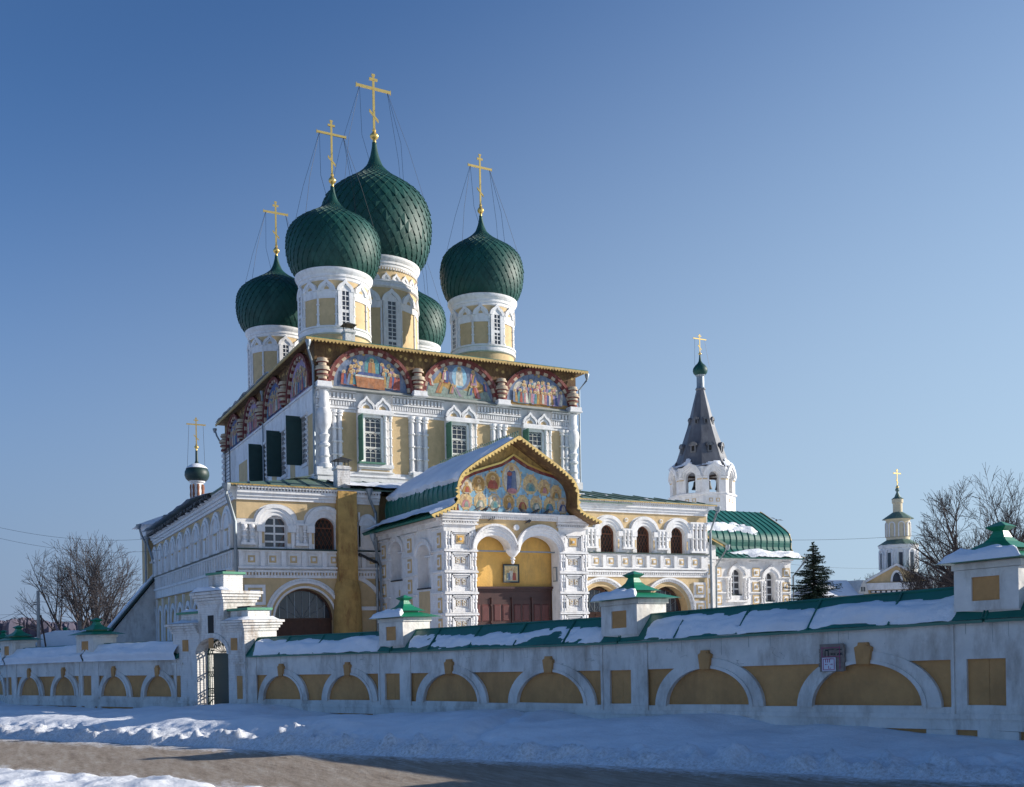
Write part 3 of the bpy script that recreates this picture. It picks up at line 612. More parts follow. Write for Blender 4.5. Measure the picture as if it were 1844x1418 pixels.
# chimneys
def chimney(x, y, z0, z1, s, rusty, cap=True):
    mb = MB(WZ); mb.box(x-s, x+s, z0, z1, y-s, y+s); mb.box(x-s-.06, x+s+.06, z1-.18, z1-.06, y-s-.06, y+s+.06)
    ch = mb.build('chimney', [m_whiteold if not rusty else m_brick], cath)
    mb = MB(WZ)
    if cap:
        for sx in (-1, 1):
            for sy in (-1, 1): mb.box(x+sx*s*.8-.02, x+sx*s*.8+.02, z1, z1+.32, y+sy*s*.8-.02, y+sy*s*.8+.02)
        mb.add([(x-s-.12, z1+.3, y-s-.12), (x+s+.12, z1+.3, y-s-.12), (x+s+.12, z1+.3, y+s+.12), (x-s-.12, z1+.3, y+s+.12), (x, z1+.52, y)], [(0, 1, 2, 3), (0, 1, 4), (1, 2, 4), (2, 3, 4), (3, 0, 4)])
    mb.build('chimney_cap', m_dark, ch, smooth=0)
x, y, z = onY(628, 612, 56.5); chimney(x, y, 16.4, zat(x, y, 596), .3, False)
# down pipes and ladder
def pipe(pts, parent, r=.07, m_=None, hop=True):
    mb = MB(); mb.tube(pts, r, 6)
    if hop: p = pts[0]; mb.tf = WZ; mb.lathe(p[0], p[1], [(r*1.2, p[2]-.25), (r*2.4, p[2]), (r*2.4, p[2]+.1)], 8)
    mb.build('downpipe', m_ or m_pipe, parent)
pipe([(CX0-.5, CY0-.55, 16.1), (CX0-.5, CY0-.5, 15.7), (CX0-.12, CY0-.14, 14.9), (CX0-.12, CY0-.12, 8.5)], cath)
pipe([(CX1+.55, CY0-.55, 16.1), (CX1+.55, CY0-.5, 15.8), (CX1+.15, CY0-.2, 15.2), (CX1+.15, CY0-.15, 8.0)], cath, .06)
pipe([(CX0-.7, CY1+.5, 15.9), (CX0-.6, CY1+.3, 15.4), (CX0-.15, CY1, 14.4), (CX0-.15, CY1, 8.3)], cath)
pipe([(CX0-.12, 65.6, 16), (CX0-.12, 65.6, 8.4)], cath, .06)
mb = MB(LEFT(CX0))
for u in (75.2, 76.9): mb.box(u-.03, u+.03, 8.3, 14.1, .3, .36)
for j in range(20): mb.box(75.2, 76.9, 8.5+j*.28, 8.53+j*.28, .31, .34)
mb.build('ladder', m_dark, cath)
# ------------------------------------------------------------------ gallery
GX0, GX1, GY0, GY1 = 10.4, 39.65, 48.33, 76.3
GC = [m_white, m_yel, m_grey, m_dgreen, m_glass, m_brown]
def cornice(mb, u0, u1, dz, frieze=True, dent=True):
    mb.box(u0, u1, 6.42+dz, 6.58+dz, 0, .12); mb.box(u0, u1, 6.58+dz, 6.74+dz, 0, .20); mb.box(u0, u1, 6.74+dz, 6.9+dz, 0, .3); mb.box(u0, u1, 6.98+dz, 7.08+dz, 0, .42)
    if dent:
        n = int((u1-u0)/.16)
        for i in range(n): x = u0+(u1-u0)*(i+.2)/n; mb.box(x, x+.08, 6.9+dz, 6.98+dz, 0, .36)
def upper_arch(mb, c, dz, half=.55, R=1.08, deep=True):
    zs = 5.15+dz
    mb.ring(c, zs, R-.18, R, 0, .16, 0, 20); mb.ring(c, zs, R-.36, R-.18, 0, .10, 0, 20); mb.ring(c, zs, half, R-.36, 0, .05, 0, 20)
def gallery_front(u0, u1, dz, arches, lows, name):
    mb = MB(FRONT(GY0)); zt = 7.05+dz
    ops = [(c-.55, c+.55, 4.0+dz, 5.15+dz, .52) for c in arches]
    mb.archwall(u0, u1, 2.95+dz, zt, ops, -.5, 0, 0)
    ops = [(c-r, c+r, -2, zc+dz, rr) for (c, r, zc, rr) in lows]
    mb.archwall(u0, u1, -2.2, 2.95+dz, ops, -.9, 0, 1, n=20)
    # yellow frieze around the arch heads
    ops = [(c-1.1, c+1.1, 5.5+dz, 5.5+dz, .78) for c in arches]
    mb.archwall(u0, u1, 5.5+dz, 6.42+dz, ops, .0, .02, 1)
    cornice(mb, u0-.0, u1+.0, dz)
    for c in arches: upper_arch(mb, c, dz)
    # ledge, balustrade panels, lower cornice
    mb.box(u0, u1, 3.95+dz, 4.02+dz, 0, .22, 3); mb.box(u0, u1, 3.86+dz, 3.945+dz, 0, .14, 0)
    mb.box(u0, u1, 3.02+dz, 3.12+dz, 0, .2); mb.box(u0, u1, 2.84+dz, 2.94+dz, 0, .16); mb.box(u0, u1, 2.56+dz, 2.7+dz, 0, .07)
    n = int((u1-u0)/.16)
    for i in range(n): x = u0+(u1-u0)*(i+.2)/n; mb.box(x, x+.08, 2.7+dz, 2.84+dz, 0, .11)
    u = u0+.05
    while u < u1-.1:
        mb.box(u, min(u+.22, u1), 3.12+dz, 3.86+dz, 0, .15)
        if u+.635 < u1: tile(mb, u+.635, 3.5+dz, .26, .0)
        u += 1.05
    return mb.build(name, GC, cath)
def colonnette_group(tf, us, z0, z1, r=.1):
    mb = MB(tf)
    for u in us: baluster(mb, u, .1, r, z0, z1, beads=2)
    mb.box(us[0]-r*1.8, us[-1]+r*1.8, z0-.12, z0, 0, .26); mb.box(us[0]-r*1.8, us[-1]+r*1.8, z1, z1+.1, 0, .24)
    mb.build('colonnette_group', m_white, cath)
def lattice_door(c, dz, Y, lattice=True):
    if lattice:
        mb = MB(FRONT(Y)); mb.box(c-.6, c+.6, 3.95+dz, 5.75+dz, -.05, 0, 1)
        for s_ in (-1, 1):
            for k in range(-9, 10):
                a = (c+k*.22, 4.85+dz); t = .95
                mb.tube([(a[0]-t*s_*.5, a[1]-t, .03+.012*s_), (a[0]+t*s_*.5, a[1]+t, .03+.012*s_)], .016, 4, 0)
        mb.box(c-.6, c+.6, 5.12+dz, 5.18+dz, .02, .07, 0); mb.ring(c, 5.15+dz, .46, .56, .02, .08, 0, 16); mb.box(c-.56, c-.46, 4+dz, 5.15+dz, .02, .08); mb.box(c+.46, c+.56, 4+dz, 5.15+dz, .02, .08)
        mb.build('lattice_window', [m_brown, m_black], cath)
    else:
        mb = MB(FRONT(Y)); glasswin(mb, c-.56, c+.56, 4.0+dz, 5.6+dz, .02, 2, 4, bar=.09); mb.box(c-.6, c+.6, 4.0+dz, 4.14+dz, .02, .12, 1)
        mb.build('glazed_window', [m_glass, m_white], cath)
def timber_gate(c, r, zs, dz, Y):
    mb = MB(FRONT(Y)); mb.box(c-r, c+r, -2.2, zs+dz+r, -.06, 0, 1)
    for i in range(9): x = c-r+2*r*i/8; mb.box(x-.02, x+.02, zs+dz, zs+dz+r, .0, .03, 2)
    for i in range(1, 6): a = math.pi*i/6; mb.tube([(c, zs+dz, .03), (c+r*math.cos(a), zs+dz+r*math.sin(a), .03)], .012, 4, 2)
    mb.box(c-r, c+r, zs+dz-.06, zs+dz+.06, .0, .1, 0); mb.box(c-r, c+r, -2, zs+dz, -.02, .01, 0)
    for i in range(4): x = c-r+2*r*(i+.5)/4; mb.box(x-.3, x+.3, -2, zs+dz, .0, .04, 0)
    mb.ring(c, zs+dz, r-.1, r+.02, 0, .12, 0, 20)
    mb.build('timber_gate', [m_dbrown2, m_glass, m_pipe], cath)
# left part of the front
g1 = gallery_front(GX0+.004, 17.77, 0, [12.33, 14.85], [(13.78, 1.56, .48, 1.56)], 'gallery_wall')
mb = MB(FRONT(GY0)); c = 13.75
mb.ring(c, .5, 1.8, 1.92, 0, .18, 0, 26); mb.ring(c, .5, 1.92, 2.05, 0, .08, 0, 26); mb.ring(c, .5, 1.56, 1.66, 0, .05, 0, 26)
for i in range(34): a = math.pi*(i+.5)/34; mb.box(c+1.98*math.cos(a)-.035, c+1.98*math.cos(a)+.035, .5+1.98*math.sin(a)-.035, .5+1.98*math.sin(a)+.035, .08, .14)
for z in (1.72, .62): mb.box(10.72, 11.74, z-.5, z+.5, 0, .1); mb.box(10.88, 11.58, z-.35, z+.35, .1, .11, 1); tile(mb, 11.23, z, .24, .11)
mb.box(GX0-.02, 10.7, 2.5, 2.56, 0, .05, 1)
mb.build('arch_moulding', GC, cath)
colonnette_group(FRONT(GY0), [10.75, 11.12], 4.3, 5.2); colonnette_group(FRONT(GY0), [13.4, 13.78], 4.3, 5.2, .07)
lattice_door(12.33, 0, GY0+.35, False); lattice_door(14.85, 0, GY0+.35, True); timber_gate(13.78, 1.56, .48, 0, GY0+.7)
# buttress with its swollen foot
mb = MB(FRONT(GY0)); mb.box(15.42, 16.42, 2.4, 7.02, 0, .5); mb.box(15.5, 16.3, 2.3, 3.0, .5, .56, 0)
mb.lathe(15.95, .1, [(.78, -2.2), (.74, .5), (.69, 1.9), (.62, 2.25), (.5, 2.5)], 18, 0)
mb.build('buttress', m_rust, cath)
# right part of the front
RZ = .2
g2 = gallery_front(25.36, GX1-.02, RZ, [27.1, 29.65, 32.2, 34.8, 37.35], [(31.6, 1.5, .62, 1.45), (36.5, 1.5, .62, 1.45)], 'gallery_wall')
mb = MB(FRONT(GY0))
for c in (31.6, 36.5):
    mb.ring(c, .7, 1.92, 2.04, 0, .2, 0, 26); mb.ring(c, .7, 1.78, 1.92, 0, .1, 0, 26); mb.ring(c, .7, 1.5, 1.6, 0, .05, 1, 26)
    for i in range(34): a = math.pi*(i+.5)/34; mb.box(c+1.86*math.cos(a)-.035, c+1.86*math.cos(a)+.035, .7+1.86*math.sin(a)-.035, .7+1.86*math.sin(a)+.035, .1, .16)
for z in (2.0, .85): mb.box(38.5, 39.4, z-.5, z+.45, 0, .1); tile(mb, 38.95, z, .3, .1, (1, 0, 1))
for z in (1.6, .5): mb.box(33.85, 34.4, z-.4, z+.35, 0, .1); tile(mb, 34.12, z, .2, .1, (1, 0, 1))
mb.build('arch_moulding', GC, cath)
for us in ([28.1, 28.4, 28.7], [30.68, 30.95, 31.22], [33.28, 33.55, 33.82], [35.85, 36.12, 36.4]): colonnette_group(FRONT(GY0), us, 4.55, 5.55, .09)
colonnette_group(FRONT(GY0), [38.4, 38.72, 39.05, 39.38], 4.4, 6.1, .1)
for a in (30.95, 33.5, 36.08):
    mb = MB(FRONT(GY0)); mb.ell(a, 6.0+RZ, .13, .13, .02, .06, 0, 10); mb.ell(a, 6.0+RZ, .07, .07, .06, .08, 1, 10); mb.build('rosette', [m_white, m_yel], cath)
for c in (32.2, 34.8, 37.35):
    for s_ in (-1, 1): mb = MB(FRONT(GY0)); mb.box(c+s_*.78-.16, c+s_*.78+.16, 5.0+RZ, 5.3+RZ, 0, .2); mb.box(c+s_*.78-.12, c+s_*.78+.12, 4.02+RZ, 5.0+RZ, 0, .08); mb.box(c+s_*.68-.05, c+s_*.68+.05, 4.25+RZ, 4.8+RZ, .08, .09, 1); mb.build('arch_capital', [m_white, m_yel], cath)
for c in (12.33, 14.85):
    for s_ in (-1, 1): mb = MB(FRONT(GY0)); mb.box(c+s_*.78-.2, c+s_*.78+.2, 4.85, 5.2, 0, .2); mb.box(c+s_*.66-.08, c+s_*.66+.08, 4.3, 4.85, .02, .035, 1); mb.box(c+s_*.82-.06, c+s_*.82+.1, 4.02, 4.85, 0, .1); mb.build('arch_capital', [m_white, m_yel], cath)
for c in (27.1, 29.65, 32.2, 34.8, 37.35): lattice_door(c, RZ, GY0+.35)
for c in (31.6, 36.5): timber_gate(c, 1.5, .62, 0, GY0+.75)
# left face
mb = MB(LEFT(GX0)); n = 10; cs = [50.05+2.87*k for k in range(n)]
mb.box(GY0+.004, GY1, -2.2, 2.95, -.6, 0, 1); mb.box(GY0+.004, GY1, 2.95, 7.04, -.6, 0, 1)
cornice(mb, GY0, GY1, 0)
for c in cs:
    mb.archwall(c-1.42, c+1.42, 3.95, 6.28, [(c-.62, c+.62, 3.95, 5.3, .6)], .0, .10, 0) if False else None
    mb.halfell(c, 5.15, 1.25, 1.15, 0, .14, 0); mb.box(c-1.25, c+1.25, 4.0, 5.2, 0, .10, 0)
    mb.ring(c, 5.15, .75, .95, .14, .22, 0); mb.box(c-.6, c+.6, 4.1, 5.3, .10, .11, 1) ; mb.halfell(c, 5.15, .5, .5, .14, .16, 0)
    mb.box(c-.35, c+.35, 4.0, 5.0, .1, .2, 0)
    for s_ in (-1.2, 1.2): mb.box(c+s_-.14, c+s_+.14, 4.1, 5.2, .1, .26); mb.box(c+s_-.2, c+s_+.2, 5.1, 5.25, .1, .32); mb.box(c+s_-.2, c+s_+.2, 4.0, 4.15, .1, .32)
    # lower storey arches
    mb.archwall(c-1.43, c+1.43, -2.2, 2.2, [(c-.85, c+.85, -2.2, .6, .95)], 0, .12, 1); mb.ring(c, .6, .85, 1.1, .12, .2, 0, bi=.95, bo=1.25)
    mb.box(c-1.1, c-.85, -2.2, .6, .12, .2, 0); mb.box(c+.85, c+1.1, -2.2, .6, .12, .2, 0); mb.halfell(c, .6, .85, .95, .0, .02, 0); mb.box(c-.85, c+.85, -2.2, .6, 0, .02, 0)
    mb.box(c+1.3, c+1.56, -2.2, 2.3, .12, .24, 0)
mb.box(GY0, GY1, 3.95, 4.02, 0, .3, 3); mb.box(GY0, GY1, 3.84, 3.945, 0, .22); mb.box(GY0, GY1, 2.4, 2.95, 0, .16); mb.box(GY0, GY1, 2.95, 3.1, 0, .26); mb.box(GY0, GY1, 3.1, 3.84, 0, .06)
u = GY0+.2
while u < GY1: mb.box(u, u+.2, 3.1, 3.84, .06, .2); u += .72
mb.build('side_gallery_wall', GC, cath)
mb = MB(WZ); mb.box(GX0+.6, GX1-.02, -2.2, 7.1, GY0+1.2, GY1); mb.box(GX1-.6, GX1-.03, 2.0, 7.2, GY0+.3, GY1)
mb.build('gallery_core', m_black if False else m_yel, cath)
mb = MB(WZ); mb.box(GX1-.005, GX1+.06, -2.2, 7.2, GY0+.01, GY1-1); mb.build('end_wall', m_white, cath)
# rear extension with the covered outside stair
mb = MB(WZ); mb.box(9.95, 16, -2.2, 8.0, GY1+.6, 80); mb.box(9.85, 16, 7.2, 8.0, GY1+.5, 80.1, 1); mb.build('rear_annex_wall', [m_yel, m_white], cath)
mb = MB()
mb.add([(9.3, GY1+.2, 8.0), (15, GY1+.2, 8.0), (15, 80.7, 8.0), (9.3, 80.7, 8.0), (12.4, 77.6, 9.3), (14.5, 77.6, 9.3), (14.5, 79.6, 9.3), (12.4, 79.6, 9.3)], [(0, 1, 2, 3), (0, 1, 5, 4), (1, 2, 6, 5), (2, 3, 7, 6), (3, 0, 4, 7), (4, 5, 6, 7)])
mb.build('rear_annex_roof', m_snow, cath, smooth=0)
mb = MB(TF((0, 75.6, 0), (1, 0, 0), (0, -1, 0))); pl = [(GX0, 3.95), (6.4, -1.1), (6.4, -2.5), (GX0, -2.5)]
mb.prism(pl, -1.8, 0, 0); mb.build('stair_wall', m_fwhite, cath)
mb = MB(TF((0, 75.6, 0), (1, 0, 0), (0, -1, 0)))
mb.prism([(GX0, 4.3), (6.0, -1.15), (6.0, -1.35), (GX0, 4.1)], -2.2, .35, 0); mb.prism([(GX0, 4.45), (6.0, -1.0), (6.0, -1.14), (GX0, 4.31)], -2.2, -.3, 1)
for i in range(3): pass
mb.build('stair_roof', [m_dgreen, m_snow], cath, smooth=0)
# gallery roof
def P_gf(x, t, dz=0):  # t 0 at the eave -> 1 at the cathedral wall
    return (x, GY0-.45+t*(CY0-GY0+.45), 7.16+dz+1.35*t)
def roofstrip(mb, x0, x1, dz, seam=1.0, ax='front'):
    mb.add([P_gf(x0, 0, dz), P_gf(x1, 0, dz), P_gf(x1, 1, dz), P_gf(x0, 1, dz), tuple(np.array(P_gf(x0, 0, dz))-[0, 0, .07]), tuple(np.array(P_gf(x1, 0, dz))-[0, 0, .07]), tuple(np.array(P_gf(x1, 1, dz))-[0, 0, .07]), tuple(np.array(P_gf(x0, 1, dz))-[0, 0, .07])],
           [(0, 1, 2, 3), (7, 6, 5, 4), (0, 4, 5, 1), (1, 5, 6, 2), (2, 6, 7, 3), (3, 7, 4, 0)])
    x = x0+.3
    while x < x1: mb.tube([tuple(np.array(P_gf(x, t, dz))+[0, 0, .02]) for t in (0, 1)], .03, 4); x += seam
mb = MB(); roofstrip(mb, GX0+5, CX1+.2, 0)
# left-front corner hip
A, B, C_, D_ = (GX0-.5, GY0-.45, 7.16), (GX0+5, GY0-.45, 7.16), (GX0+5.7, CY0, 8.51), (CX0, CY0, 8.51)
mb.add([A, B, (GX0+5, CY0, 8.51), (CX0, CY0, 8.51)], [(0, 1, 2, 3)]); mb.add([A, (CX0, CY0, 8.51), (CX0, GY1, 8.51), (GX0-.5, GY1+.3, 7.16)], [(0, 1, 2, 3)])
mb.add([(GX0-.5, GY0-.45, 7.09), (GX0+5, GY0-.45, 7.09), (GX0+5, GY0, 7.09), (GX0, GY0, 7.09), (GX0, GY1, 7.09), (GX0-.5, GY1, 7.09), A, B, (GX0-.5, GY1+.3, 7.16)], [(0, 1, 2, 3), (0, 3, 4, 5), (0, 6, 7, 1), (0, 5, 8, 6)])
for k in range(5): x = GX0+.6+k*1.0; mb.tube([(x, GY0-.45, 7.19), (min(CX0+1, x+.3+k*.1), GY0-.45+(CY0-GY0+.4)*min(1, (x+.9-GX0)/5.7), 7.19+1.35*min(1, (x+.9-GX0)/5.7))], .03, 4)
rz = RZ-.02
A = (GX1+.5, GY0-.45, 7.16+rz); 
mb.add([P_gf(25, 0, rz), A, (CX1+.2, CY0, 8.51+rz), (25, CY0, 8.51+rz)], [(0, 1, 2, 3)])
mb.add([A, (GX1+.5, 70, 7.16+rz), (CX1, 70, 8.51+rz), (CX1+.2, CY0, 8.51+rz)], [(0, 1, 2, 3)])
mb.add([(25, GY0-.45, 7.16+rz), (GX1+.5, GY0-.45, 7.16+rz), (GX1+.5, GY0-.45, 7.28), (25, GY0-.45, 7.28), (GX1+.5, GY0, 7.28), (25, GY0, 7.28), (GX1+.5, 60, 7.28), (GX1, 60, 7.28)], [(0, 1, 2, 3), (3, 2, 4, 5), (4, 2, 6, 7)])
for k in range(14):
    x = 26.2+k*1.0; t = min(1, (GX1+.5-x)/(GX1+.5-CX1)); mb.tube([(x, GY0-.45, 7.19+rz), (x+.0, GY0-.45+t*5.9, 7.19+rz+1.35*t)], .028, 4)
mb.build('gallery_roof', m_oldroof, cath, smooth=0)
mb = MB(); fringe(mb, (25.4, GY0-.48, 7.26), (GX1+.5, GY0-.48, 7.26), .17, .05, .02, .04); mb.build('gallery_fringe', m_gtrim, cath, smooth=0); mb = MB(); fringe(mb, (GX0-.5, GY0-.48, 7.1), (15.4, GY0-.48, 7.1), .17, .05, .02, .04)
mb.build('gallery_fringe', m_gtrim, cath, smooth=0)
sheet(lambda s, t: ((GX0-.5+t*(CX0-GX0+.5), s, 7.18+1.35*t), (0, 0, 1)), GY0+3.5, GY1+.4, -.06, .9, 70, 10, lambda s, t: .34*sstep(GY0+3, GY0+9, s)+.12*fbm(s*.6, t*2, 5)-(.0 if t > 0 else .02), 'roof_snow', m_snow, cath)
sheet(lambda s, t: (P_gf(s, t), (0, 0, 1)), 15.9, 24, -.05, .95, 40, 12, lambda s, t: (.18+.12*fbm(s*.8, t*3, 9))*(1 if t < .55 else 0), 'roof_snow', m_snow, cath)
sheet(lambda s, t: (P_gf(s, t, rz), (0, 0, 1)), 26, 36, 0.1, .9, 50, 16, lambda s, t: .5*fbm(s*.35, t*5, 1)-.16-.3*abs(t-.3), 'roof_snow', m_snow, cath)
sheet(lambda s, t: ((s, CY0-.4+.42*t, 8.62+.1*t), (0, 0, 1)), CX0, CX1, 0, 1, 60, 3, lambda s, t: .10+.05*fbm(s, t, 2), 'ledge_snow', m_snow, cath)
# broken roof edge on the left (old boards hanging under the snow)
mb = MB(); rng = random.Random(5)
for i in range(70):
    y = GY0+4+i*.34; mb.tf = WZ; mb.box(GX0-.58-rng.random()*.08, GX0-.3, 7.06-rng.random()*.10, 7.16, y, y+rng.uniform(.2, .34))
mb.build('eave_boards', m_dark, cath, smooth=0)
x, y, z = onY(621, 866, GY0-.3); chimney(x, y+.5, zat(x, y, 880), zat(x, y, 838), .34, False)
pipe([(GX0-.55, GY0-.5, 7.0), (GX0-.55, GY0-.45, 6.6), (GX0-.1, GY0-.15, 5.3), (GX0-.08, GY0-.12, -2)], cath, .09)
pipe([(GX0-.55, GY1+.1, 7.0), (GX0-.5, GY1, 6.5), (GX0-.15, GY1-.5, 5.0), (GX0-.15, GY1-.6, -2)], cath, .09)
pipe([(9.35, GY1+.5, 7.9), (9.5, GY1+.5, 7.3), (9.8, GY1+.5, 6.6), (9.8, GY1+.5, 3.6)], cath, .08)
pipe([(GX1+.5, GY0-.5, 7.1), (GX1+.4, GY0-.5, 6.8), (GX1+.12, GY0-.2, 5.6), (GX1+.12, GY0-.2, -2)], cath, .08)
# ------------------------------------------------------------------ ogee porches
OG_R = [(0, 8.63), (.66, 8.24), (1.31, 7.84), (1.95, 7.46), (2.59, 7.02), (2.95, 6.68), (3.12, 6.19), (3.10, 5.61), (3.38, 5.3), (3.69, 5.16), (4.41, 4.86)]
OG = [(-a, z) for a, z in OG_R[::-1][:-1]]+OG_R
def ogp(t):   # Catmull-Rom through the profile points
    n = len(OG); i = min(n-2, max(0, int(t))); k = t-i
    p = [OG[max(0, i-1)], OG[i], OG[i+1], OG[min(n-1, i+2)]]
    if i == 9: p[3] = (2*p[2][0]-p[1][0], 2*p[2][1]-p[1][1])
    if i == 10: p[0] = (2*p[1][0]-p[2][0], 2*p[1][1]-p[2][1])
    f = lambda a, b, c, d: .5*(2*b+(c-a)*k+(2*a-5*b+4*c-d)*k*k+(3*b-a-3*c+d)*k**3)
    return f(*[q[0] for q in p]), f(*[q[1] for q in p])
OGS = [ogp(j/4) for j in range(4*(len(OG)-1)+1)]
def ogee_roof(tf, c, w0, w1, dz, name, m_, seams=.55, cut=None):
    # tf(u across, v up, w along the ridge); w1 is the gable end
    mb = MB(tf); n = len(OGS)
    for (ww) in (w0, w1): mb.v += [tuple(tf(c+a, z+dz, ww)) for a, z in OGS]; mb.v += [tuple(tf(c+a*.985, z+dz-.09, ww)) for a, z in OGS]
    for i in range(n-1):
        mb.f += [(i, i+1, 2*n+i+1, 2*n+i), (n+i, 3*n+i, 3*n+i+1, n+i+1), (2*n+i, 2*n+i+1, 3*n+i+1, 3*n+i), (i, n+i, n+i+1, i+1)]; mb.m += [0]*4
        mb.m[-3] = 1
    for e in (0, n-1): mb.f.append((e, 2*n+e, 3*n+e, n+e)); mb.m.append(0)
    k = int(abs(w1-w0)/seams)
    for j in range(k+1):
        ww = w0+(w1-w0)*j/k; mb.tube([(c+a*1.004, z+dz+.02, ww) for a, z in OGS], .026, 4)
    r = mb.build(name, [m_, m_spand], cath, smooth=0)
    return r
def Pog(tf, c, dz, s, t):   # t = position in the profile list
    a, z = ogp(t); a2, z2 = ogp(min(t+.05, len(OG)-1.001)); a1_, z1_ = ogp(max(0, t-.05)); da, dz_ = a2-a1_, z2-z1_; l = math.hypot(da, dz_)
    p = Vector(tf(c+a, z+dz, s)); q = Vector(tf(c+a-dz_/l, z+dz+da/l, s)); return p, (q-p)
# ---- front porch
PX0, PX1, PY0 = 17.77, 25.36, 40.0; PC = 21.3; PW = lambda Y: -(Y)   # w coordinate of FRONT(0) is -Y
tfp = FRONT(0)
pr = ogee_roof(tfp, 21.2, -48.1, -39.0, 0, 'porch_roof', m_roof)
mb = MB(tfp)   # gilded toothed verge following the gable
pts = [(21.2+a, z-.02) for a, z in OGS[::2]]; fine = []
for (a, b), (c, d) in zip(pts, pts[1:]):
    k = max(1, int(math.hypot(c-a, d-b)/.15))
    fine += [(a+(c-a)*i/k, b+(d-b)*i/k) for i in range(k)]
fine.append(pts[-1])
for (a, b), (c, d) in zip(fine, fine[1:]):
    l = math.hypot(c-a, d-b); nx, ny = (d-b)/l, -(c-a)/l
    if ny > 0 or False: nx, ny = -nx, -ny
    mb.prism([(a-nx*.05, b-ny*.05), (c-nx*.05, d-ny*.05), (c+nx*.02, d+ny*.02), ((a+c)/2+nx*.15, (b+d)/2+ny*.15), (a+nx*.02, b+ny*.02)], -39.0, -38.95)
mb.build('toothed_verge', m_gtrim2, pr, smooth=0)
mb = MB(tfp)   # ridge cresting
for i in range(40): w_ = -39.1-i*.225; mb.prism([(21.17, 8.62), (21.23, 8.62), (21.23, 8.85), (21.17, 8.85)], w_, w_-.03); mb.ball((21.2, 8.86, w_-.015), .05, n=4)
mb.build('ridge_cresting', m_oldroof, pr)
def th_porch(s, t):  # s = w (-48..-39), t profile position from the left eave (0) up
    if t > 9.7: return -1
    edge = .1*fbm(s*1.1, t*.9, 4)
    gap = 1 if (3.0+.25*(s+44)/5 < t+edge*2 < 4.6-.03*(s+39)) else 0     # the steep bulge has shed its snow
    if gap: return -1
    if 2.6 < t < 3.1: return .2
    return .2+.06*fbm(s*.5, t*.6, 2)-(.25 if s > -39.15+edge else 0)
sheet(lambda s, t: Pog(tfp, 21.2, 0, s, t), -48, -39.02, 0.02, 9.9, 50, 60, th_porch, 'roof_snow', m_snow, pr)
# gable wall with painting: a slab that follows the inner ogee
GIN = [(18.55, 5.25), (18.5, 5.7), (18.62, 6.25), (18.95, 6.7), (19.4, 6.92), (20.12, 7.16), (20.78, 7.37), (21.1, 7.55), (21.4, 7.75), (21.75, 7.56), (22.11, 7.37), (22.83, 7.14), (23.6, 6.98), (24.15, 6.7), (24.45, 6.25), (24.5, 5.7), (24.45, 5.25)]
GOUT = [(21.2+a*.985, z-.08) for a, z in OG[2:-2]]
mb = MB(FRONT(PY0)); mb.prism([(GOUT[0][0], 5.15)]+GOUT+[(GOUT[-1][0], 5.15)], -.25, -.05, 0)
mb.build('porch_gable', m_gtrim, cath, smooth=0)
gb = [o for o in COL.objects if o.name == 'porch_gable'][0]
cxm = 21.45
mb = MB(FRONT(PY0)); n = len(GIN)
out = [(cxm+(u-cxm)*1.045, 5.25+(v-5.25)*1.06) for u, v in GIN]; out2 = [(cxm+(u-cxm)*1.075, 5.25+(v-5.25)*1.10) for u, v in GIN]
for i in range(n-1):
    mb.prism([GIN[i], GIN[i+1], out[i+1], out[i]], -.05, .05, 0); mb.prism([out[i], out[i+1], out2[i+1], out2[i]], -.05, .10, 1)
mb.build('gable_frame', [m_red, m_gold], gb, smooth=0)
mb = MB(FRONT(PY0)); mb.prism(GIN, -.05, -.02, SK); rng = random.Random(8); z = -.018
for x in (19.95, 21.4, 22.9): mb.box(x-.012, x+.012, 5.27, 7.0, z, z+.004, NV)
def medallion(u, v, a, b, bg, robe, robe2, big=False):
    a *= 1.0; mb.ell(u, v, a*1.2, b*1.18, z+.005, z+.008, HA, 16); mb.ell(u, v, a, b, z+.010, z+.013, bg, 16)
    for k in range(8):
        q = 2*math.pi*k/8+.4; mb.ell(u+a*1.28*math.cos(q), v+b*1.28*math.sin(q), a*.13, a*.13, z+.003, z+.006, rng.choice([OC, HA, PA]), 6)
    if big: figure(mb, u, v-b*.9, b*1.85, z+.015, rng, NV, BL); mb.ell(u-.13, v+b*.35, .14, .1, z+.03, z+.034, RD, 8); mb.ell(u, v-b*.85, a*.6, b*.2, z+.03, z+.034, RO, 10)
    else:
        mb.halfell(u, v-b*.8, a*.8, b*1.05, z+.015, z+.019, robe, 10); mb.halfell(u+a*.1, v-b*.78, a*.4, b*.8, z+.021, z+.024, robe2, 8)
        mb.ell(u, v+b*.42, a*.36, a*.36, z+.021, z+.024, HA, 10); mb.ell(u, v+b*.38, a*.19, a*.22, z+.026, z+.03, FL, 8)
cols = [(RO, SG), (SG, PA), (SG, TE), (OC, BL), (RD, OC), (SG, PA), (TE, BL), (NV, PA)]
for i in range(8): u = 18.93+i*.735; medallion(u, 5.72-.01*abs(i-3), .27, .34, rng.choice([HA, HA, OC, PA]), *cols[i])
for u, v, s, c2 in ((18.98, 6.35, .27, (OC, RD)), (19.6, 6.5, .29, (OC, HA)), (20.32, 6.65, .34, (RD, RD)), (22.32, 6.62, .34, (SG, TE)), (23.05, 6.5, .28, (OC, RO)), (23.7, 6.28, .27, (OC, SG))): medallion(u, v, s, s*1.2, rng.choice([HA, OC, PA, HA]), *c2)
medallion(21.32, 6.82, .44, .66, PA, NV, BL, True)
mb.build('gable_painting', FPM, gb, smooth=0)
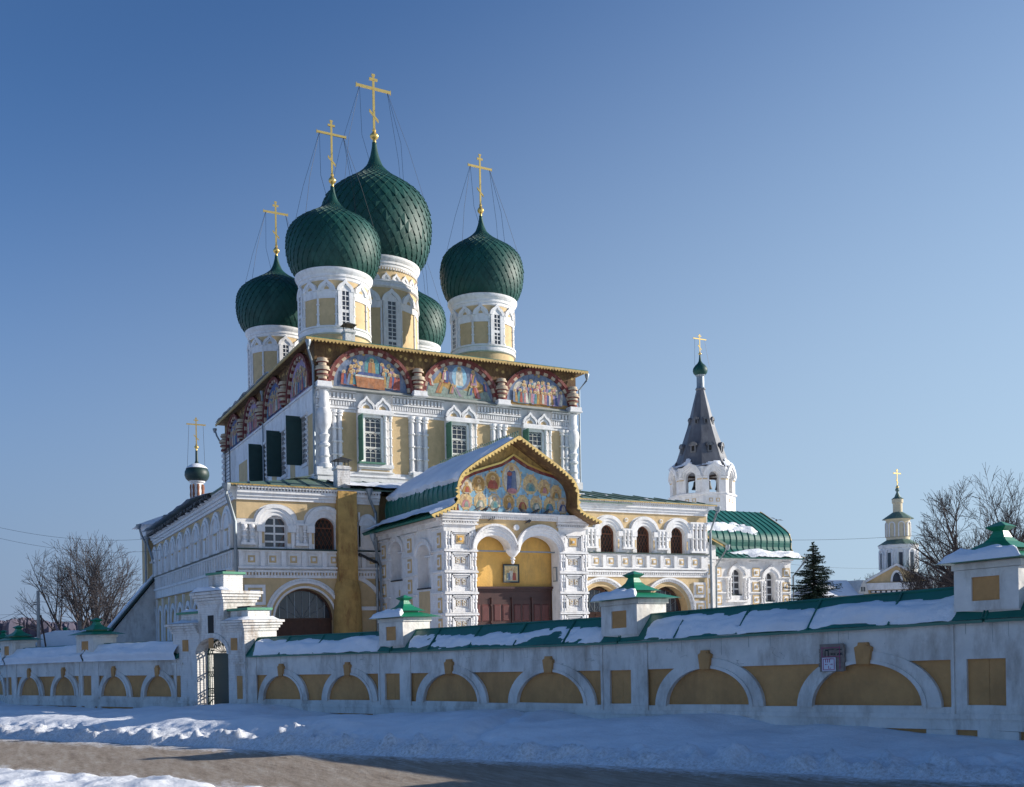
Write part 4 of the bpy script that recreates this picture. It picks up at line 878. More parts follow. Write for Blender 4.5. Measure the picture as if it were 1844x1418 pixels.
# cornice of the porch
PM = [m_white, m_yel, m_wbal, m_och]
mb = MB(FRONT(PY0))
mb.box(PX0+.3, PX1-.3, 4.9, 5.02, -.6, .12); mb.box(PX0+.3, PX1-.3, 5.02, 5.12, -.6, .2); mb.box(PX0+.1, PX1-.1, 5.12, 5.2, -.6, .32)
n = 40
for i in range(n): x = 19.6+4.1*i/n; mb.box(x, x+.05, 4.93, 5.02, .12, .17)
mb.build('porch_cornice', PM, cath)
def porch_pillar(u0, u1):
    mb = MB(FRONT(PY0)); mb.box(u0+.02, u1-.02, -2.2, 5.15, -.72, 0)
    for z, h, w_ in ((4.6, .07, .12), (4.67, .09, .04), (4.76, .1, .14), (4.88, .12, .2), (5.0, .12, .27)): mb.box(u0-.02-w_*.5, u1+.02+w_*.5, z, z+h, -.72, w_)
    k = int((u1-u0)/.13)
    for i in range(k): x = u0+.03+(u1-u0-.06)*i/k; mb.box(x, x+.06, 4.66, 4.74, .0, .12)
    cu = (u0+u1)/2
    for j, zb in enumerate((3.42, 2.46, 1.49, .52, -.45, -1.42)):
        h = .93; mb.box(u0-.03, u1+.03, zb-.05, zb+.03, 0, .16); mb.box(u0-.01, u1+.01, zb+.04, zb+.09, 0, .1)
        for x in (u0+.09, u0+.24, u1-.24, u1-.09): baluster(mb, x, .04, .06, zb+.09, zb+h-.06, beads=1)
        s = .48; z0, z1 = zb+.12, zb+h-.07
        for q, (d, w_) in enumerate(((0, .13), (.07, .09), (.14, .05))):
            mb.box(cu-s+d, cu+s-d, z1-d-.05, z1-d, 0, w_); mb.box(cu-s+d, cu-s+d+.05, z0+d, z1-d, 0, w_); mb.box(cu+s-d-.05, cu+s-d, z0+d, z1-d, 0, w_)
        mb.prism([(cu-s, z0-.06), (cu+s, z0-.06), (cu+s-.12, z0+.16), (cu-s+.12, z0+.16)], 0, .05)
        zc = (z0+z1)/2+.03
        if j == 0: tile(mb, cu, zc, .2, .02, (1, 3, 2))
        else:
            for x in (-.15, .15): mb.box(cu+x-.1, cu+x+.1, zc-.13, zc+.13, .02, .035, 1); mb.ring(cu+x, zc+.05, .04, .09, .035, .06, 2, 8, a1=math.pi*1.5); mb.ring(cu+x, zc-.06, .03, .08, .035, .06, 2, 8, a0=math.pi, a1=math.pi*2.4)
    mb.build('porch_pillar', PM, cath)
porch_pillar(PX0, 19.4); porch_pillar(23.78, PX1)
mb = MB(FRONT(PY0)); a1, a2 = (19.4, 21.22), (21.68, 23.78)
mb.archwall(19.4, 23.78, 3.5, 4.92, [(a1[0], a1[1], 3.5, 3.5, .68), (a2[0], a2[1], 3.5, 3.5, .72)], -.7, -.02, 1, n=16)
for (a, b), rise in ((a1, .68), (a2, .72)):
    c, r = (a+b)/2, (b-a)/2
    for d0, d1, w_ in ((0, .16, .04), (.16, .30, .10), (.30, .42, .16), (.42, .52, .24)): mb.ring(c, 3.5, r+d0*.55-.015, r+d1*.55-.015, -.71, w_, 0, 20, bi=rise+d0-.02, bo=rise+d1-.02)
    for i in range(22): t = math.pi*(i+.5)/22; mb.box(c+(r+.2)*math.cos(t)-.025, c+(r+.2)*math.cos(t)+.025, 3.5+(rise+.36)*math.sin(t)-.03, 3.5+(rise+.36)*math.sin(t)+.03, .15, .19)
mb.ell(21.47, 4.55, .14, .14, 0, .12, 0)
mb.build('twin_arch', PM, cath)
mb = MB(FRONT(PY0)); mb.lathe(21.45, -.3, [(.02, 2.86), (.07, 2.9), (.09, 2.98), (.05, 3.05), (.12, 3.08), (.12, 3.12), (.07, 3.16), (.2, 3.28), (.28, 3.38), (.34, 3.44), (.36, 3.52), (.3, 3.6)], 14)
mb.build('hanging_pendant', m_white, cath)
mb = MB(FRONT(PY0)); mb.box(19.4, 23.78, 3.43, 3.49, -.4, -.34); mb.build('tie_bar', m_pipe, cath)
# porch back wall and panelled doors
BW = 40.84
mb = MB(FRONT(BW)); mb.box(PX0+.72, PX1-.52, -2.2, 4.9, -.3, 0); mb.build('vestibule_wall', m_och, cath)
mb = MB(FRONT(BW)); x0, x1 = 19.38, 23.8
mb.box(x0, x1, -2.2, 1.62, 0, .08); mb.box(x0, x1, 1.62, 1.72, 0, .16); mb.box(x0, x1, 1.72, 1.82, 0, .26)
for i in range(4):
    u = 19.42+i*1.08; mb.box(u+.05, u+1.03, -2.2, 1.2, .08, .12)
    for k in range(3):
        z1 = .98-k*.95
        for q in (0, 1): x = u+.10+q*.46; mb.taper(x, x+.38, z1-.8, z1, .12, .16, .05, 1)
    mb.box(u-.03, u+.05, -2.2, 1.3, .08, .18)
for z in (-.2, .1, .9): mb.box(20.42, 20.5, z, z+.1, .16, .2, 0)
mb.build('panelled_door', [m_dbrown, mat('wine_red_panel', (.10, .028, .024), .45, .2, 4)], cath)
# porch side wall with tall niches
def side_wall(X, name):
    mb = MB(LEFT(X)); nic = [(41.5, 43.1, 1.75, 3.3, .55), (45.05, 46.6, 2.3, 3.75, .55)]
    mb.archwall(PY0+.05, 48.33, -2.2, 4.6, nic, -.55, 0, 0); mb.box(PY0+.1, 48.33, -2.2, 4.5, -.7, -.551, 0)
    for i, (a, b, zb, zs, rs) in enumerate(nic):
        c, r = (a+b)/2, (b-a)/2
        mb.ring(c, zs, r, r+.14, 0, .06, 0, 14, bi=rs, bo=rs+.14); mb.ring(c, zs, r+.14, r+.28, 0, .12, 0, 14, bi=rs+.14, bo=rs+.28)
        mb.box(a+.02, b-.02, zb, zb+.06, -.5, .06, 2); mb.box(a+.15, b-.15, zs-.02, zs+.06, -.5, -.3, 0); mb.box(a+.3, b-.3, zs-.5, zs, -.52, -.45, 0)
        mb.box(a+.15, b-.15, zb-1.6, zb-.1, 0, .02, 1) if i == 0 else mb.box(a+.35, a+.5, zb-.75, zb-.45, 0, .02, 1)
    for (u, zz, s) in ((40.45, (3.9, 2.9, 1.95, .95, -.0), .22), (44.05, (3.95, 2.95, 1.95, 1.0, 0), .27), (47.6, (3.9, 2.9, 1.9, .9), .27)):
        for z_ in zz:
            mb.box(u-s*.9, u+s*.9, z_-.34, z_+.34, 0, .04, 1); mb.box(u-s*.62, u+s*.62, z_-.22, z_+.22, .04, .07, 0); mb.taper(u-s*.35, u+s*.35, z_-.14, z_+.14, .07, .12, .04, 1)
    for z_ in (4.45, 3.42, 2.46, 1.49, .52, -.45):
        for (a, b) in ((PY0+.1, 41.4), (43.2, 44.95), (46.7, 48.3)): mb.box(a, b, z_-.03, z_+.05, 0, .1)
    mb.box(PY0, 48.3, 4.55, 4.75, 0, .15); mb.box(PY0, 48.3, 4.75, 4.9, 0, .35)
    mb.build(name, [m_white, m_yel, m_dark], cath)
side_wall(PX0, 'porch_side_wall')
mb = MB(WZ); mb.box(PX1-.5, PX1, -2.2, 4.9, PY0+.72, 48.3); mb.build('porch_side_wall', m_white, cath)
mb = MB(WZ); mb.box(PX0+.1, PX1-.1, 4.92, 5.0, PY0+.2, 48.2); mb.build('porch_ceiling', m_och, cath)
pipe([(16.7, 46.3, 4.6), (16.72, 46.3, 4.35), (PX0-.2, 47.6, 3.2), (PX0-.18, 47.7, -2)], cath, .07)
pipe([(17.1, GY0-.5, 7.1), (17.1, GY0-.5, 6.7), (17.55, GY0-.15, 6.0), (17.6, GY0-.12, -2)], cath, .08)
# wall piece between buttress and porch: sloping sill of the inner stair
mb = MB(FRONT(GY0)); mb.ring(15.9, .6, 2.0, 2.2, 0, .14, 0, 14, a0=.1, a1=1.25); mb.prism([(16.6, 3.75), (17.75, 3.25), (17.75, 3.35), (16.6, 3.88)], 0, .3, 1)
mb.halfell(17.1, 5.3, .5, .62, 0, .14, 0); mb.box(16.6, 17.6, 3.9, 5.3, 0, .1, 0); mb.ring(17.1, 5.3, .36, .5, .14, .22, 0); mb.box(16.62, 16.72, 4.2, 6.0, .02, .1, 0); mb.box(16.62, 17.7, .9, 1.1, 0, .15, 0)
mb.build('stair_wall_trim', [m_white, m_dark], cath)
# ---- right hand porch (gable turned to the right)
AY0, AX1 = 52.0, 50.2; adz = -.5; AC = AY0+3.75
tfa = TF((0, 0, 0), (0, 1, 0), (1, 0, 0))
ar = ogee_roof(tfa, AC, 39.7, 50.9, adz, 'side_porch_roof', m_roof)
def th_a(s, t):
    if 2.05 < t < 3.1: return -1
    if t <= 2.05: return .25*fbm(s*.5, t, 3)+.20-.35*sstep(47.5, 44.0, s)-(.15 if t < .12 else 0)
    return .28*fbm(s*.6, t*1.2, 7)+.24-.30*abs(t-6.3+.08*(s-43))-.8*sstep(47.3, 49.2, s)
sheet(lambda s, t: Pog(tfa, AC, adz, s, t), 40, 50.8, .02, 9.5, 60, 60, th_a, 'roof_snow', m_snow, ar)
mb = MB(tfa)
for (a, b), (c, d) in zip([(AC+a, z+adz) for a, z in OG], [(AC+a, z+adz) for a, z in OG[1:]]): mb.prism([(a, b-.1), (c, d-.1), (c, d+.07), (a, b+.07)], 50.9, 50.96)
mb.build('verge_board', m_gold, ar, smooth=0)
mb = MB(FRONT(AY0)); WX = [(44.75, 45.75), (47.8, 48.75)]
mb.archwall(GX1, AX1, -2.2, 4.35, [(a, b, 1.75-.45*i, 3.15-.2*i, .42) for i, (a, b) in enumerate(WX)], -.6, 0, 0)
for u in (42.4, 43.5, 46.95, 49.75):
    for z_ in (3.35, 2.35, 1.45, .55): tile(mb, u, z_, .33, 0, (1, 0, 1))
for i, (a, b) in enumerate(WX):
    c = (a+b)/2; zz = 3.15-.2*i
    mb.ring(c, zz, .52, .68, 0, .08, 0, 14, bi=.44, bo=.6, keel=.12); mb.ring(c, zz, .68, .84, 0, .15, 0, 14, bi=.6, bo=.78, keel=.16)
    for x in (a-.16, b+.16, a-.4, b+.4): baluster(mb, x, .06, .08, 1.5-.4*i, zz-.2, beads=3)
    mb.box(a-.5, b+.5, 1.3-.4*i, 1.42-.4*i, 0, .22)
    mb.box(a, a+.3, .6, 1.0, 0, .03, 1); mb.box(b-.3, b, .6, 1.0, 0, .03, 1)
for z_ in (4.1, 3.0, 1.95): 
    for a, b in ((GX1, 44.2), (46.4, 47.3), (49.3, AX1)): mb.box(a, b, z_-.04, z_+.04, 0, .12)
mb.box(GX1, AX1+.1, 4.2, 4.3, 0, .2); mb.box(GX1, AX1+.15, 4.3, 4.42, 0, .35)
mb.build('side_porch_wall', [m_white, m_yel], cath)
for i, (a, b) in enumerate(WX):
    mb = MB(FRONT(AY0+.4)); glasswin(mb, a, b, 1.75-.45*i, 3.6-.2*i, 0, 2, 4, bar=.09); mb.box(a-.1, b+.1, 1.7-.45*i, 1.83-.45*i, .0, .3, 2); mb.build('glazed_window', [m_glass, m_white, m_dgreen], cath)
mb = MB(WZ); mb.box(AX1-.5, AX1, -2.2, 4.35, AY0+.01, AY0+7.5); mb.build('side_porch_wall', m_white, cath)
mb = MB(TF((AX1-.4, 0, 0), (0, 1, 0), (1, 0, 0))); mb.prism([(AC+a*.97, z+adz-.1) for a, z in OG[2:-2]], 0, .35); mb.build('side_porch_gable', m_gtrim, cath, smooth=0)
pipe([(51.0, AY0-.6, 4.25), (50.9, AY0-.55, 4.0), (AX1+.1, AY0-.15, 3.1), (AX1+.1, AY0-.12, -2)], cath, .07)
# small sloping link roof between gallery corner and side porch
mb = MB(FRONT(50.2)); mb.box(GX1+.02, 41.9, -2.2, 5.0, -1.8, 0); mb.box(GX1+.02, 42.0, 4.1, 4.25, 0, .12)
for z_ in (3.4, 2.5, 1.5, .5): tile(mb, 41.0, z_, .33, 0, (1, 0, 1))
mb.box(40.3, 41.8, 3.9, 5.0, 0, .06, 0)
mb.build('link_wall', [m_white, m_yel], cath)
mb = MB(FRONT(50.2)); mb.prism([(GX1, 6.1), (42.4, 4.95), (42.4, 5.1), (GX1, 6.28)], -1.9, .5, 0); mb.prism([(GX1, 5.95), (42.45, 4.8), (42.45, 4.95), (GX1, 6.1)], .42, .47, 1); mb.build('link_roof', [m_oldroof, m_gtrim], cath, smooth=0)
mb = MB(FRONT(50.2)); mb.prism([(GX1, 4.9), (42, 4.9), (GX1, 5.95)], -1.5, -.02, 0); mb.build('link_gable', m_white, cath, smooth=0)
pipe([(42.4, 49.6, 4.9), (42.3, 49.7, 4.6), (41.75, 50.0, 3.6), (41.75, 50.05, -2)], cath, .07)
# little rear cupola
x, y = 15.6, 88.0; Rq = 1.05
mb = MB(WZ); z1 = zat(x, y, 867); mb.lathe(x, y, [(.52, zat(x, y, 905)), (.52, z1-.2), (.66, z1-.12), (.7, z1)], 16, 0)
for i in range(8): a = 2*math.pi*i/8; mb.lathe(x+.52*math.cos(a), y+.52*math.sin(a), [(.08, z1-1.5), (.12, z1-1.2), (.08, z1-.9), (.12, z1-.6), (.08, z1-.3)], 6, 1)
cd = mb.build('rear_cupola', [m_white, m_brick], cath)
mb = MB(WZ); pf = [(.75, 0), (.95, .2), (1.05, .5), (1.03, .8), (.9, 1.08), (.65, 1.3), (.4, 1.42), (.2, 1.52), (.12, 1.8), (.1, 2.7)]
mb.lathe(x, y, [(r, z1+z) for r, z in pf], 22); mb.build('dome', m_dgreen, cd, smooth=50)
mb = MB(WZ); mb.lathe(x, y, [(.93, z1+1.10), (.90, z1+1.15), (.68, z1+1.34), (.42, z1+1.48), (.13, z1+1.58)], 22); mb.build('dome_snow', m_snow, cd, smooth=50)
ztp = zat(x, y, 753); zb = cross(cd, x, y, z1+2.65, ztp, .8, r=.05)
mb = MB()
for sx in (-1, 1): mb.tube([(x+sx*.6, y, zb), (x+sx*.75, y+.3, z1+1.2)], .015, 3, caps=False)
mb.build('stay_chain', m_dark, cd)
# ------------------------------------------------------------------ CHURCHYARD WALL
# nodes: picture column, eave row, ledge row -> places (eave is 1.75 m above the ledge)
NPX = [(-34, 1203, 1254), (16, 1193, 1258), (157, 1187, 1259.5), (337, 1183, 1262.5), (436, 1181, 1266), (709, 1172, 1270), (1120, 1155, 1279), (1780, 1114, 1286.5)]
NODES = []
for x, e, l in NPX:
    D = FPX*1.75/(l-e); p = onD(x, l, D); NODES.append(Vector(p))
NODES.append(Vector((17.1, 2.6, -1.45))); NODES.append(Vector((17.6, -6.5, -1.2)))
FW = [m_fwhite, m_foch]
wall = thing('churchyard_wall', 'long low whitewashed wall with ochre blind arches and a green snow-dusted roof', 'wall', tuple(NODES[5]-Vector((0, 0, .6))))
def secframe(A, B):
    d = Vector((B.x-A.x, B.y-A.y, 0)); L = d.length; d /= L; n = Vector((d.y, -d.x, 0))
    if n.x > 0: n = -n
    dz = (B.z-A.z)/L
    return (lambda u, v, w_: (A.x+d.x*u+n.x*w_, A.y+d.y*u+n.y*w_, A.z+dz*u+v)), L
PIL = .85
def wall_section(A, B, first=True, seed=0):
    tf, L = secframe(A, B); mb = MB(tf); H = 1.75; T = -.9; rng = random.Random(seed)
    mb.box(0, L, -1.2, H, T, -.07, 1)
    # white plaster relief: bands, pilasters, archivolts
    mb.box(0, L, 1.02, H, -.07, 0, 0)
    def wob(u0, u1, v0, v1, w0, w1, m=0, n=10):
        for i in range(n):
            a = u0+(u1-u0)*i/n; b = u0+(u1-u0)*(i+1)/n; mb.box(a, b, v0+.012*math.sin(a*3+seed), v1, w0, w1, m)
    mb.box(0, L, 0, .12, -.07, 0, 0); mb.box(0, L, -.10, 0, -.07, .035, 0); mb.box(0, L, -.30, -.10, -.07, .01, 0)
    c1, c2 = L*.297, L*.735
    for (u0, u1) in ((0, .36), (.36, PIL)): pass
    for e0, e1 in ((0, PIL), (L-.62, L)):      # pilaster with the narrow ochre slot
        if e0 == 0: mb.box(.33, PIL, .12, 1.02, -.07, .0, 0); mb.box(0, .33, .12, .16, -.07, 0, 0)
        else: mb.box(L-PIL+.2, L-.38, .12, 1.02, -.07, 0, 0); mb.box(L-.38, L, .12, .16, -.07, 0, 0)
    mb.box(PIL-.02, PIL+.05, .0, H, 0, .03, 0) ; mb.box(L-.66, L-.6, 0, H, 0, .03, 0)
    # plinth: low ochre slots between white blocks
    us = [.75, c1-1.2, c1+1.5, (c1+c2)/2+.2, c2+1.35, L-.7]
    for u in (0, L): mb.box(max(0, u-.2), min(L, u+.2)+(0 if u else .35), -1.2, -.3, -.07, .01, 0)
    mb.box(c1+1.25, c1+1.6, -1.2, -.3, -.07, .01, 0); mb.box(c2+1.25, c2+1.5, -1.2, -.3, -.07, .01, 0); mb.box(PIL-.1, PIL+.15, -1.2, -.3, -.07, .01, 0); mb.box(L-.95, L-.6, -1.2, -.3, -.07, .01, 0); mb.box(0, L, -1.2, -.72, -.07, .008, 0)
    for c in (c1, c2):
        ri, ro = L*.132, L*.172
        mb.ring(c, .12, ri, ro, -.07, .03, 0, 26, bi=.88, bo=1.12); mb.ring(c, .12, ri, ri+.09, .03, .06, 0, 26, bi=.88, bo=.95)
        mb.box(c-ri, c+ri, .12, .15, -.07, .0, 0)
        k = .19*(L/9.1); mb.prism([(c-k*.75, .98), (c+k*.75, .98), (c+k, 1.32), (c+k*.6, 1.36), (c+k*.55, 1.42), (c-k*.55, 1.42), (c-k*.6, 1.36), (c-k, 1.32)], -.02, .085, 1)
        mb.prism([(c-.0, .985), (c+k*.72, .985), (c+k*.95, 1.3), (c+k*.3, 1.38)], .085, .105, 1)
    u = .1
    while u < L-.1:      # brick joints showing through under the eave, hairline cracks
        if rng.random() < .6: v = rng.uniform(1.28, 1.52); mb.box(u, u+.009, v, 1.69, -.01, .004, 2)
        u += rng.uniform(.2, .34)
    for _ in range(9):
        u, v = rng.uniform(.9, L-.9), rng.uniform(1.1, 1.5); pts = [(u, v, .003)]
        for k in range(5): u += rng.uniform(-.05, .14); v += rng.uniform(-.08, .05); pts.append((u, v, .003))
        mb.tube(pts, .004, 3, 2)
    return mb.build('wall_section', FW+[m_grey], wall, jit=.012)
def wall_roof(A, B, u0, u1, seed, amount, close=True):
    tf, L = secframe(A, B); mb = MB(tf); H = 1.75
    prof = [(.13, H-.02), (-.45, H+.63), (-1.05, H-.02)]   # (w, v)
    nseg = max(1, int((u1-u0)/.5))
    for (w0, v0), (w1, v1) in zip(prof, prof[1:]):
        for i in range(nseg):
            a = u0+(u1-u0)*i/nseg; b = u0+(u1-u0)*(i+1)/nseg
            sa, sb = .012*math.sin(a*2.3+seed), .012*math.sin(b*2.3+seed)
            mb.add([(a, v0+sa, w0), (b, v0+sb, w0), (b, v1+sb, w1), (a, v1+sa, w1)], [(0, 1, 2, 3)])
    mb.box(u0, u1, H-.075, H-.02, .10, .13); mb.box(u0, u1, H-.06, H-.02, -1.0, .10); 
    for u in (u0, u1): mb.add([(u, v, w_) for w_, v in prof], [(0, 1, 2)])
    k = max(1, round((u1-u0)/1.9)); 
    for j in range(k+1):
        u = u0+(u1-u0)*j/k; mb.prism([(u-.02, H), (u+.02, H), (u+.02, H+.01), (u-.02, H+.01)], .1, .13)
        mb.tube([(u, H+.0, .135), (u, H+.65, -.44)], .024, 4)
    mb.tube([(u0, H+.63, -.45), (u1, H+.63, -.45)], .03, 5)
    rf = mb.build('roof', m_roof, wall, smooth=0)
    p2 = 2*math.pi
    def P(s, t):
        p = tf(s, H-.02+.65*t, .13-.58*t); q = tf(s, H-.02+.65*t+.66, .13-.58*t+.74); return p, (Vector(q)-Vector(p))
    def th(s, t):
        g = fbm(s*.55+seed*7, t*1.5, seed, 4)
        st = fbm((s-t*1.1)*2.4+seed*3, t*.7, seed+9, 4)
        if amount >= 1: return (.24+.10*g)*sstep(-.08, .08, t)*sstep(1.02, .72, t)
        b = 1-((t-.40)/.47)**2; sm = (s-u0)/(u1-u0)*max(1, round((u1-u0)/1.9)); ju = abs(sm-round(sm))*1.9
        if s < .88 or (s > L-.55 and u1 > L-.1): return -.01
        return (.15+.05*g)*(b+.75*g+.5*(1-amount)*st-1.0*(1-amount)-.06)*(sstep(.0, .10, ju) if g < .12 else 1)-.004
    ob = sheet(P, u0+.02, u1-.02, 0 if amount < 1 else -.12, 1, int((u1-u0)/.07), 22, th, 'roof_snow', m_snow, rf)
    return rf
def pagoda(tf, u, w_, v, s, mats, snowy):
    mb = MB(tf)
    def tier(v0, r0, v1, r1, r_=.0):
        a = [(u-r0, v0, w_-r0), (u+r0, v0, w_-r0), (u+r0, v0, w_+r0), (u-r0, v0, w_+r0), (u-r1, v1, w_-r1), (u+r1, v1, w_-r1), (u+r1, v1, w_+r1), (u-r1, v1, w_+r1)]
        mb.add(a, [(0, 1, 5, 4), (1, 2, 6, 5), (2, 3, 7, 6), (3, 0, 4, 7), (3, 2, 1, 0), (4, 5, 6, 7)])
    S = s
    tier(v, S+.24, v+.16, S*.62); mb.box(u-S*.5, u+S*.5, v+.15, v+.21, w_-S*.5, w_+S*.5)
    tier(v+.21, S*.80, v+.25, S*.66); tier(v+.25, S*.66, v+.36, S*.36); tier(v+.36, S*.36, v+.44, S*.24); tier(v+.44, S*.24, v+.56, S*.16); tier(v+.56, S*.16, v+.64, S*.33); tier(v+.64, S*.33, v+.74, .02)
    return mb
def wall_pillar(A, B, at_u, s=.62, off=0, snowy=True, seed=0, tf=None, v0=1.70, v1=2.80):
    if tf is None: tf, L = secframe(A, B)
    mb = MB(tf); w0 = -.5; u = at_u
    mb.box(u-s, u+s, v0, v1, w0-s*.86, w0+s*.86, 0); mb.box(u-s-.05, u+s+.05, v1-.13, v1-.02, w0-s*.86-.05, w0+s*.86+.05, 0)
    zc = v0+.66
    # ochre panel sunk in the face towards the road: a frame stands proud around it
    f = w0+s*.86
    mb.box(u-.26, u+.26, v0+.38, v0+.82, f, f+.012, 1)
    for a, b, c, d in ((u-s, u-.26, v0+.2, v1-.14), (u+.26, u+s, v0+.2, v1-.14), (u-.26, u+.26, v0+.82, v1-.14), (u-.26, u+.26, v0+.2, v0+.38)): mb.box(a, b, c, d, f-.01, f+.045, 0)
    pl = mb.build('pillar', FW, wall, jit=.012)
    cp = pagoda(tf, u, w0, v1, s, None, snowy); cap = cp.build('cap', m_cap, pl, smooth=0)
    if snowy:
        S = s
        def P(a, b): # snow on the lowest tier, road side and sides
            return tf(u+a*(S+.2)*(1-b*.33), v1+.02+b*.13, w0+(S+.22)*(1-b*.42)), (0, 0, 1)
        sheet(P, -1, 1, 0, 1, 26, 8, lambda a, b: (.12+.06*fbm(a*1.5+seed, b*2, seed))*sstep(0, .3, b)*sstep(1.0, .9, abs(a)) if b < .99 else -.1, 'cap_snow', m_snow, pl)
    return pl
AM = [1, 1, 1, None, .85, .42, .78, .8, .7]
for i in range(len(NODES)-1):
    A, B = NODES[i], NODES[i+1]
    if i == 3: continue
    wall_section(A, B, seed=i)
    tf, L = secframe(A, B)
    wall_roof(A, B, 0.03 if i != 4 else .45, L-.03 if i != 2 else L-.45, i, AM[i])
for i, sn in ((0, 0), (1, 0), (2, 0), (5, 1), (6, 1), (7, 1)):
    sgm = secframe(NODES[i], NODES[i+1])
    wall_pillar(NODES[i], NODES[i+1], 0.02, snowy=bool(sn), seed=i, s=.62 if i < 7 else .6)
# a further stretch of the same wall closes the yard at the back left
bx = onD(-8, 1160, 66); by = onD(108, 1160, 78)
A, B = Vector((by[0], by[1], -3.05)), Vector((bx[0], bx[1], -3.25))
back = thing('back_wall', 'far stretch of churchyard wall with small green caps behind the left end', 'wall', tuple(A-Vector((0, 0, .5))))
_w = wall; wall = back
wall_section(B, A, seed=21); tf, L = secframe(B, A); wall_roof(B, A, .03, L-.03, 21, 1); wall_pillar(B, A, .1, snowy=False); wall_pillar(B, A, L-.1, snowy=False)
wall = _w
# ------------------------------------------------------------------ GATEWAY
GA, GB = NODES[3], NODES[4]; tfg, GL = secframe(GA, GB)
gate = thing('gateway', 'stepped brick gateway with green caps and an arched opening in the churchyard wall', 'gateway', tuple((GA+GB)/2-Vector((0, 0, .5))))
def ugate(px, wv=0.0):   # picture column -> distance along the gateway front
    lo, hi = -3, 8
    for _ in range(40):
        m_ = (lo+hi)/2
        if proj(tfg(m_, 0, wv))[0] < px: lo = m_
        else: hi = m_
    return lo
def vgate(u, wv, py):
    p = tfg(u, 0, wv); return zat(p[0], p[1], py)-p[2]
uL, uC0, uC1, uR = ugate(316), ugate(362), ugate(408), ugate(445)
o0, o1 = ugate(358), ugate(415)
GT = -1.35
mb = MB(tfg); vs = vgate((o0+o1)/2, -.1, 1178)
vt = vgate(uL, 0, 1127)
mb.archwall(uL, uR, -1.2, vt, [(o0, o1, -1.2, vs, .62)], GT, .06, 0, n=16)
vtc = vgate(uC0, 0, 1084)
mb.box(uC0, uC1, vt, vtc, GT, .06, 0)
for j, (d, h) in enumerate(((.05, .1), (.10, .1), (.16, .12), (.22, .12))):   # corbelled brick courses
    mb.box(uC0-d, uC1+d, vtc-.1+.11*j, vtc+.0+.11*j, GT-d, .06+d, 0)
    for (a, b) in ((uL, uC0-.0), (uC1+.0, uR)): mb.box(a-(d if a == uL else -.01), b+(d if b == uR else -.01), vt-.34+.1*j, vt-.25+.1*j, GT-d, .06+d, 0)
c = (uC0+uC1)/2; vtt = vtc+.34
mb.box(c-.52, c+.52, vtt, vtt+.66, GT+.3, -.2, 0)
for a, b in ((uL, uC0), (uC1, uR)): mb.box(a+.12, b-.06, vt+.04, vt+.42, GT+.25, -.15, 0)
mb.box(c-.2, c+.2, vt-.45, vt+.3, .055, .065, 3)
mb.box(c-.16, c+.16, vt-.95, vt-.55, .055, .08, 1)
for uu in ((uL+uC0)/2, (uC1+uR)/2): mb.box(uu-.2, uu+.2, vt-1.05, vt-.6, .055, .085, 1)
for uu in (uL+.35, uR-.35): mb.box(uu-.17, uu+.17, .15, 1.0, .055, .075, 1); mb.box(uu-.26, uu+.26, 1.05, vt-1.2, .055, .10, 0) if False else None
mb.box(uL-.03, uL+.75, 1.45, 1.52, .06, .12, 0); mb.box(uR-.75, uR+.03, 1.45, 1.52, .06, .12, 0); mb.box(uL-.02, o0-.1, -.1, 0, .06, .1, 0); mb.box(o1+.1, uR+.02, -.1, 0, .06, .1, 0)
mb.ring((o0+o1)/2, vs, (o1-o0)/2, (o1-o0)/2+.16, .06, .12, 0, 18, bi=.62, bo=.8)
mb.build('gate_block', [m_whiteold, m_foch, m_roof, m_black], gate, jit=.015)
for (a, b, v, w0, w1) in ((c-.6, c+.6, vtt+.66, GT+.22, -.12), (uL+.04, uC0-.0, vt+.42, GT+.17, -.07), (uC1+.0, uR+.02, vt+.42, GT+.17, -.07)):
    mb = MB(tfg); mb.box(a, b, v, v+.09, w0, w1); mb.box(a+.25, b-.25, v+.09, v+.17, w0+.3, w1-.3, 1); mb.build('cap', [m_cap, m_dark], gate)
def snowcap(u0, u1, w0, w1, v, h, seed, nm='snow_cap'):
    sheet(lambda s, t: (tfg(s, v, t), (0, 0, 1)), u0, u1, w0, w1, 24, 12, lambda s, t: max(.004, h*min(1, 6*min(s-u0, u1-s)/(u1-u0)+.1)*min(1, 6*min(t-w0, w1-t)/(w1-w0)+.1)*(1+.5*fbm(s*2+seed, t*2))), nm, m_snow, gate)
snowcap(uL-.2, uC0-.02, GT-.2, .3, vt+.05, .12, 1); snowcap(uC1+.02, uR+.2, GT-.2, .3, vt+.05, .12, 2); snowcap(uC0-.25, uC1+.25, -.18, .3, vtt+.0, .14, 3); snowcap(uL+.1, uC0-.1, GT+.3, -.15, vt+.51, .10, 4); snowcap(c-.15, c+.2, -.1, .06, vt-.45, .05, 5)
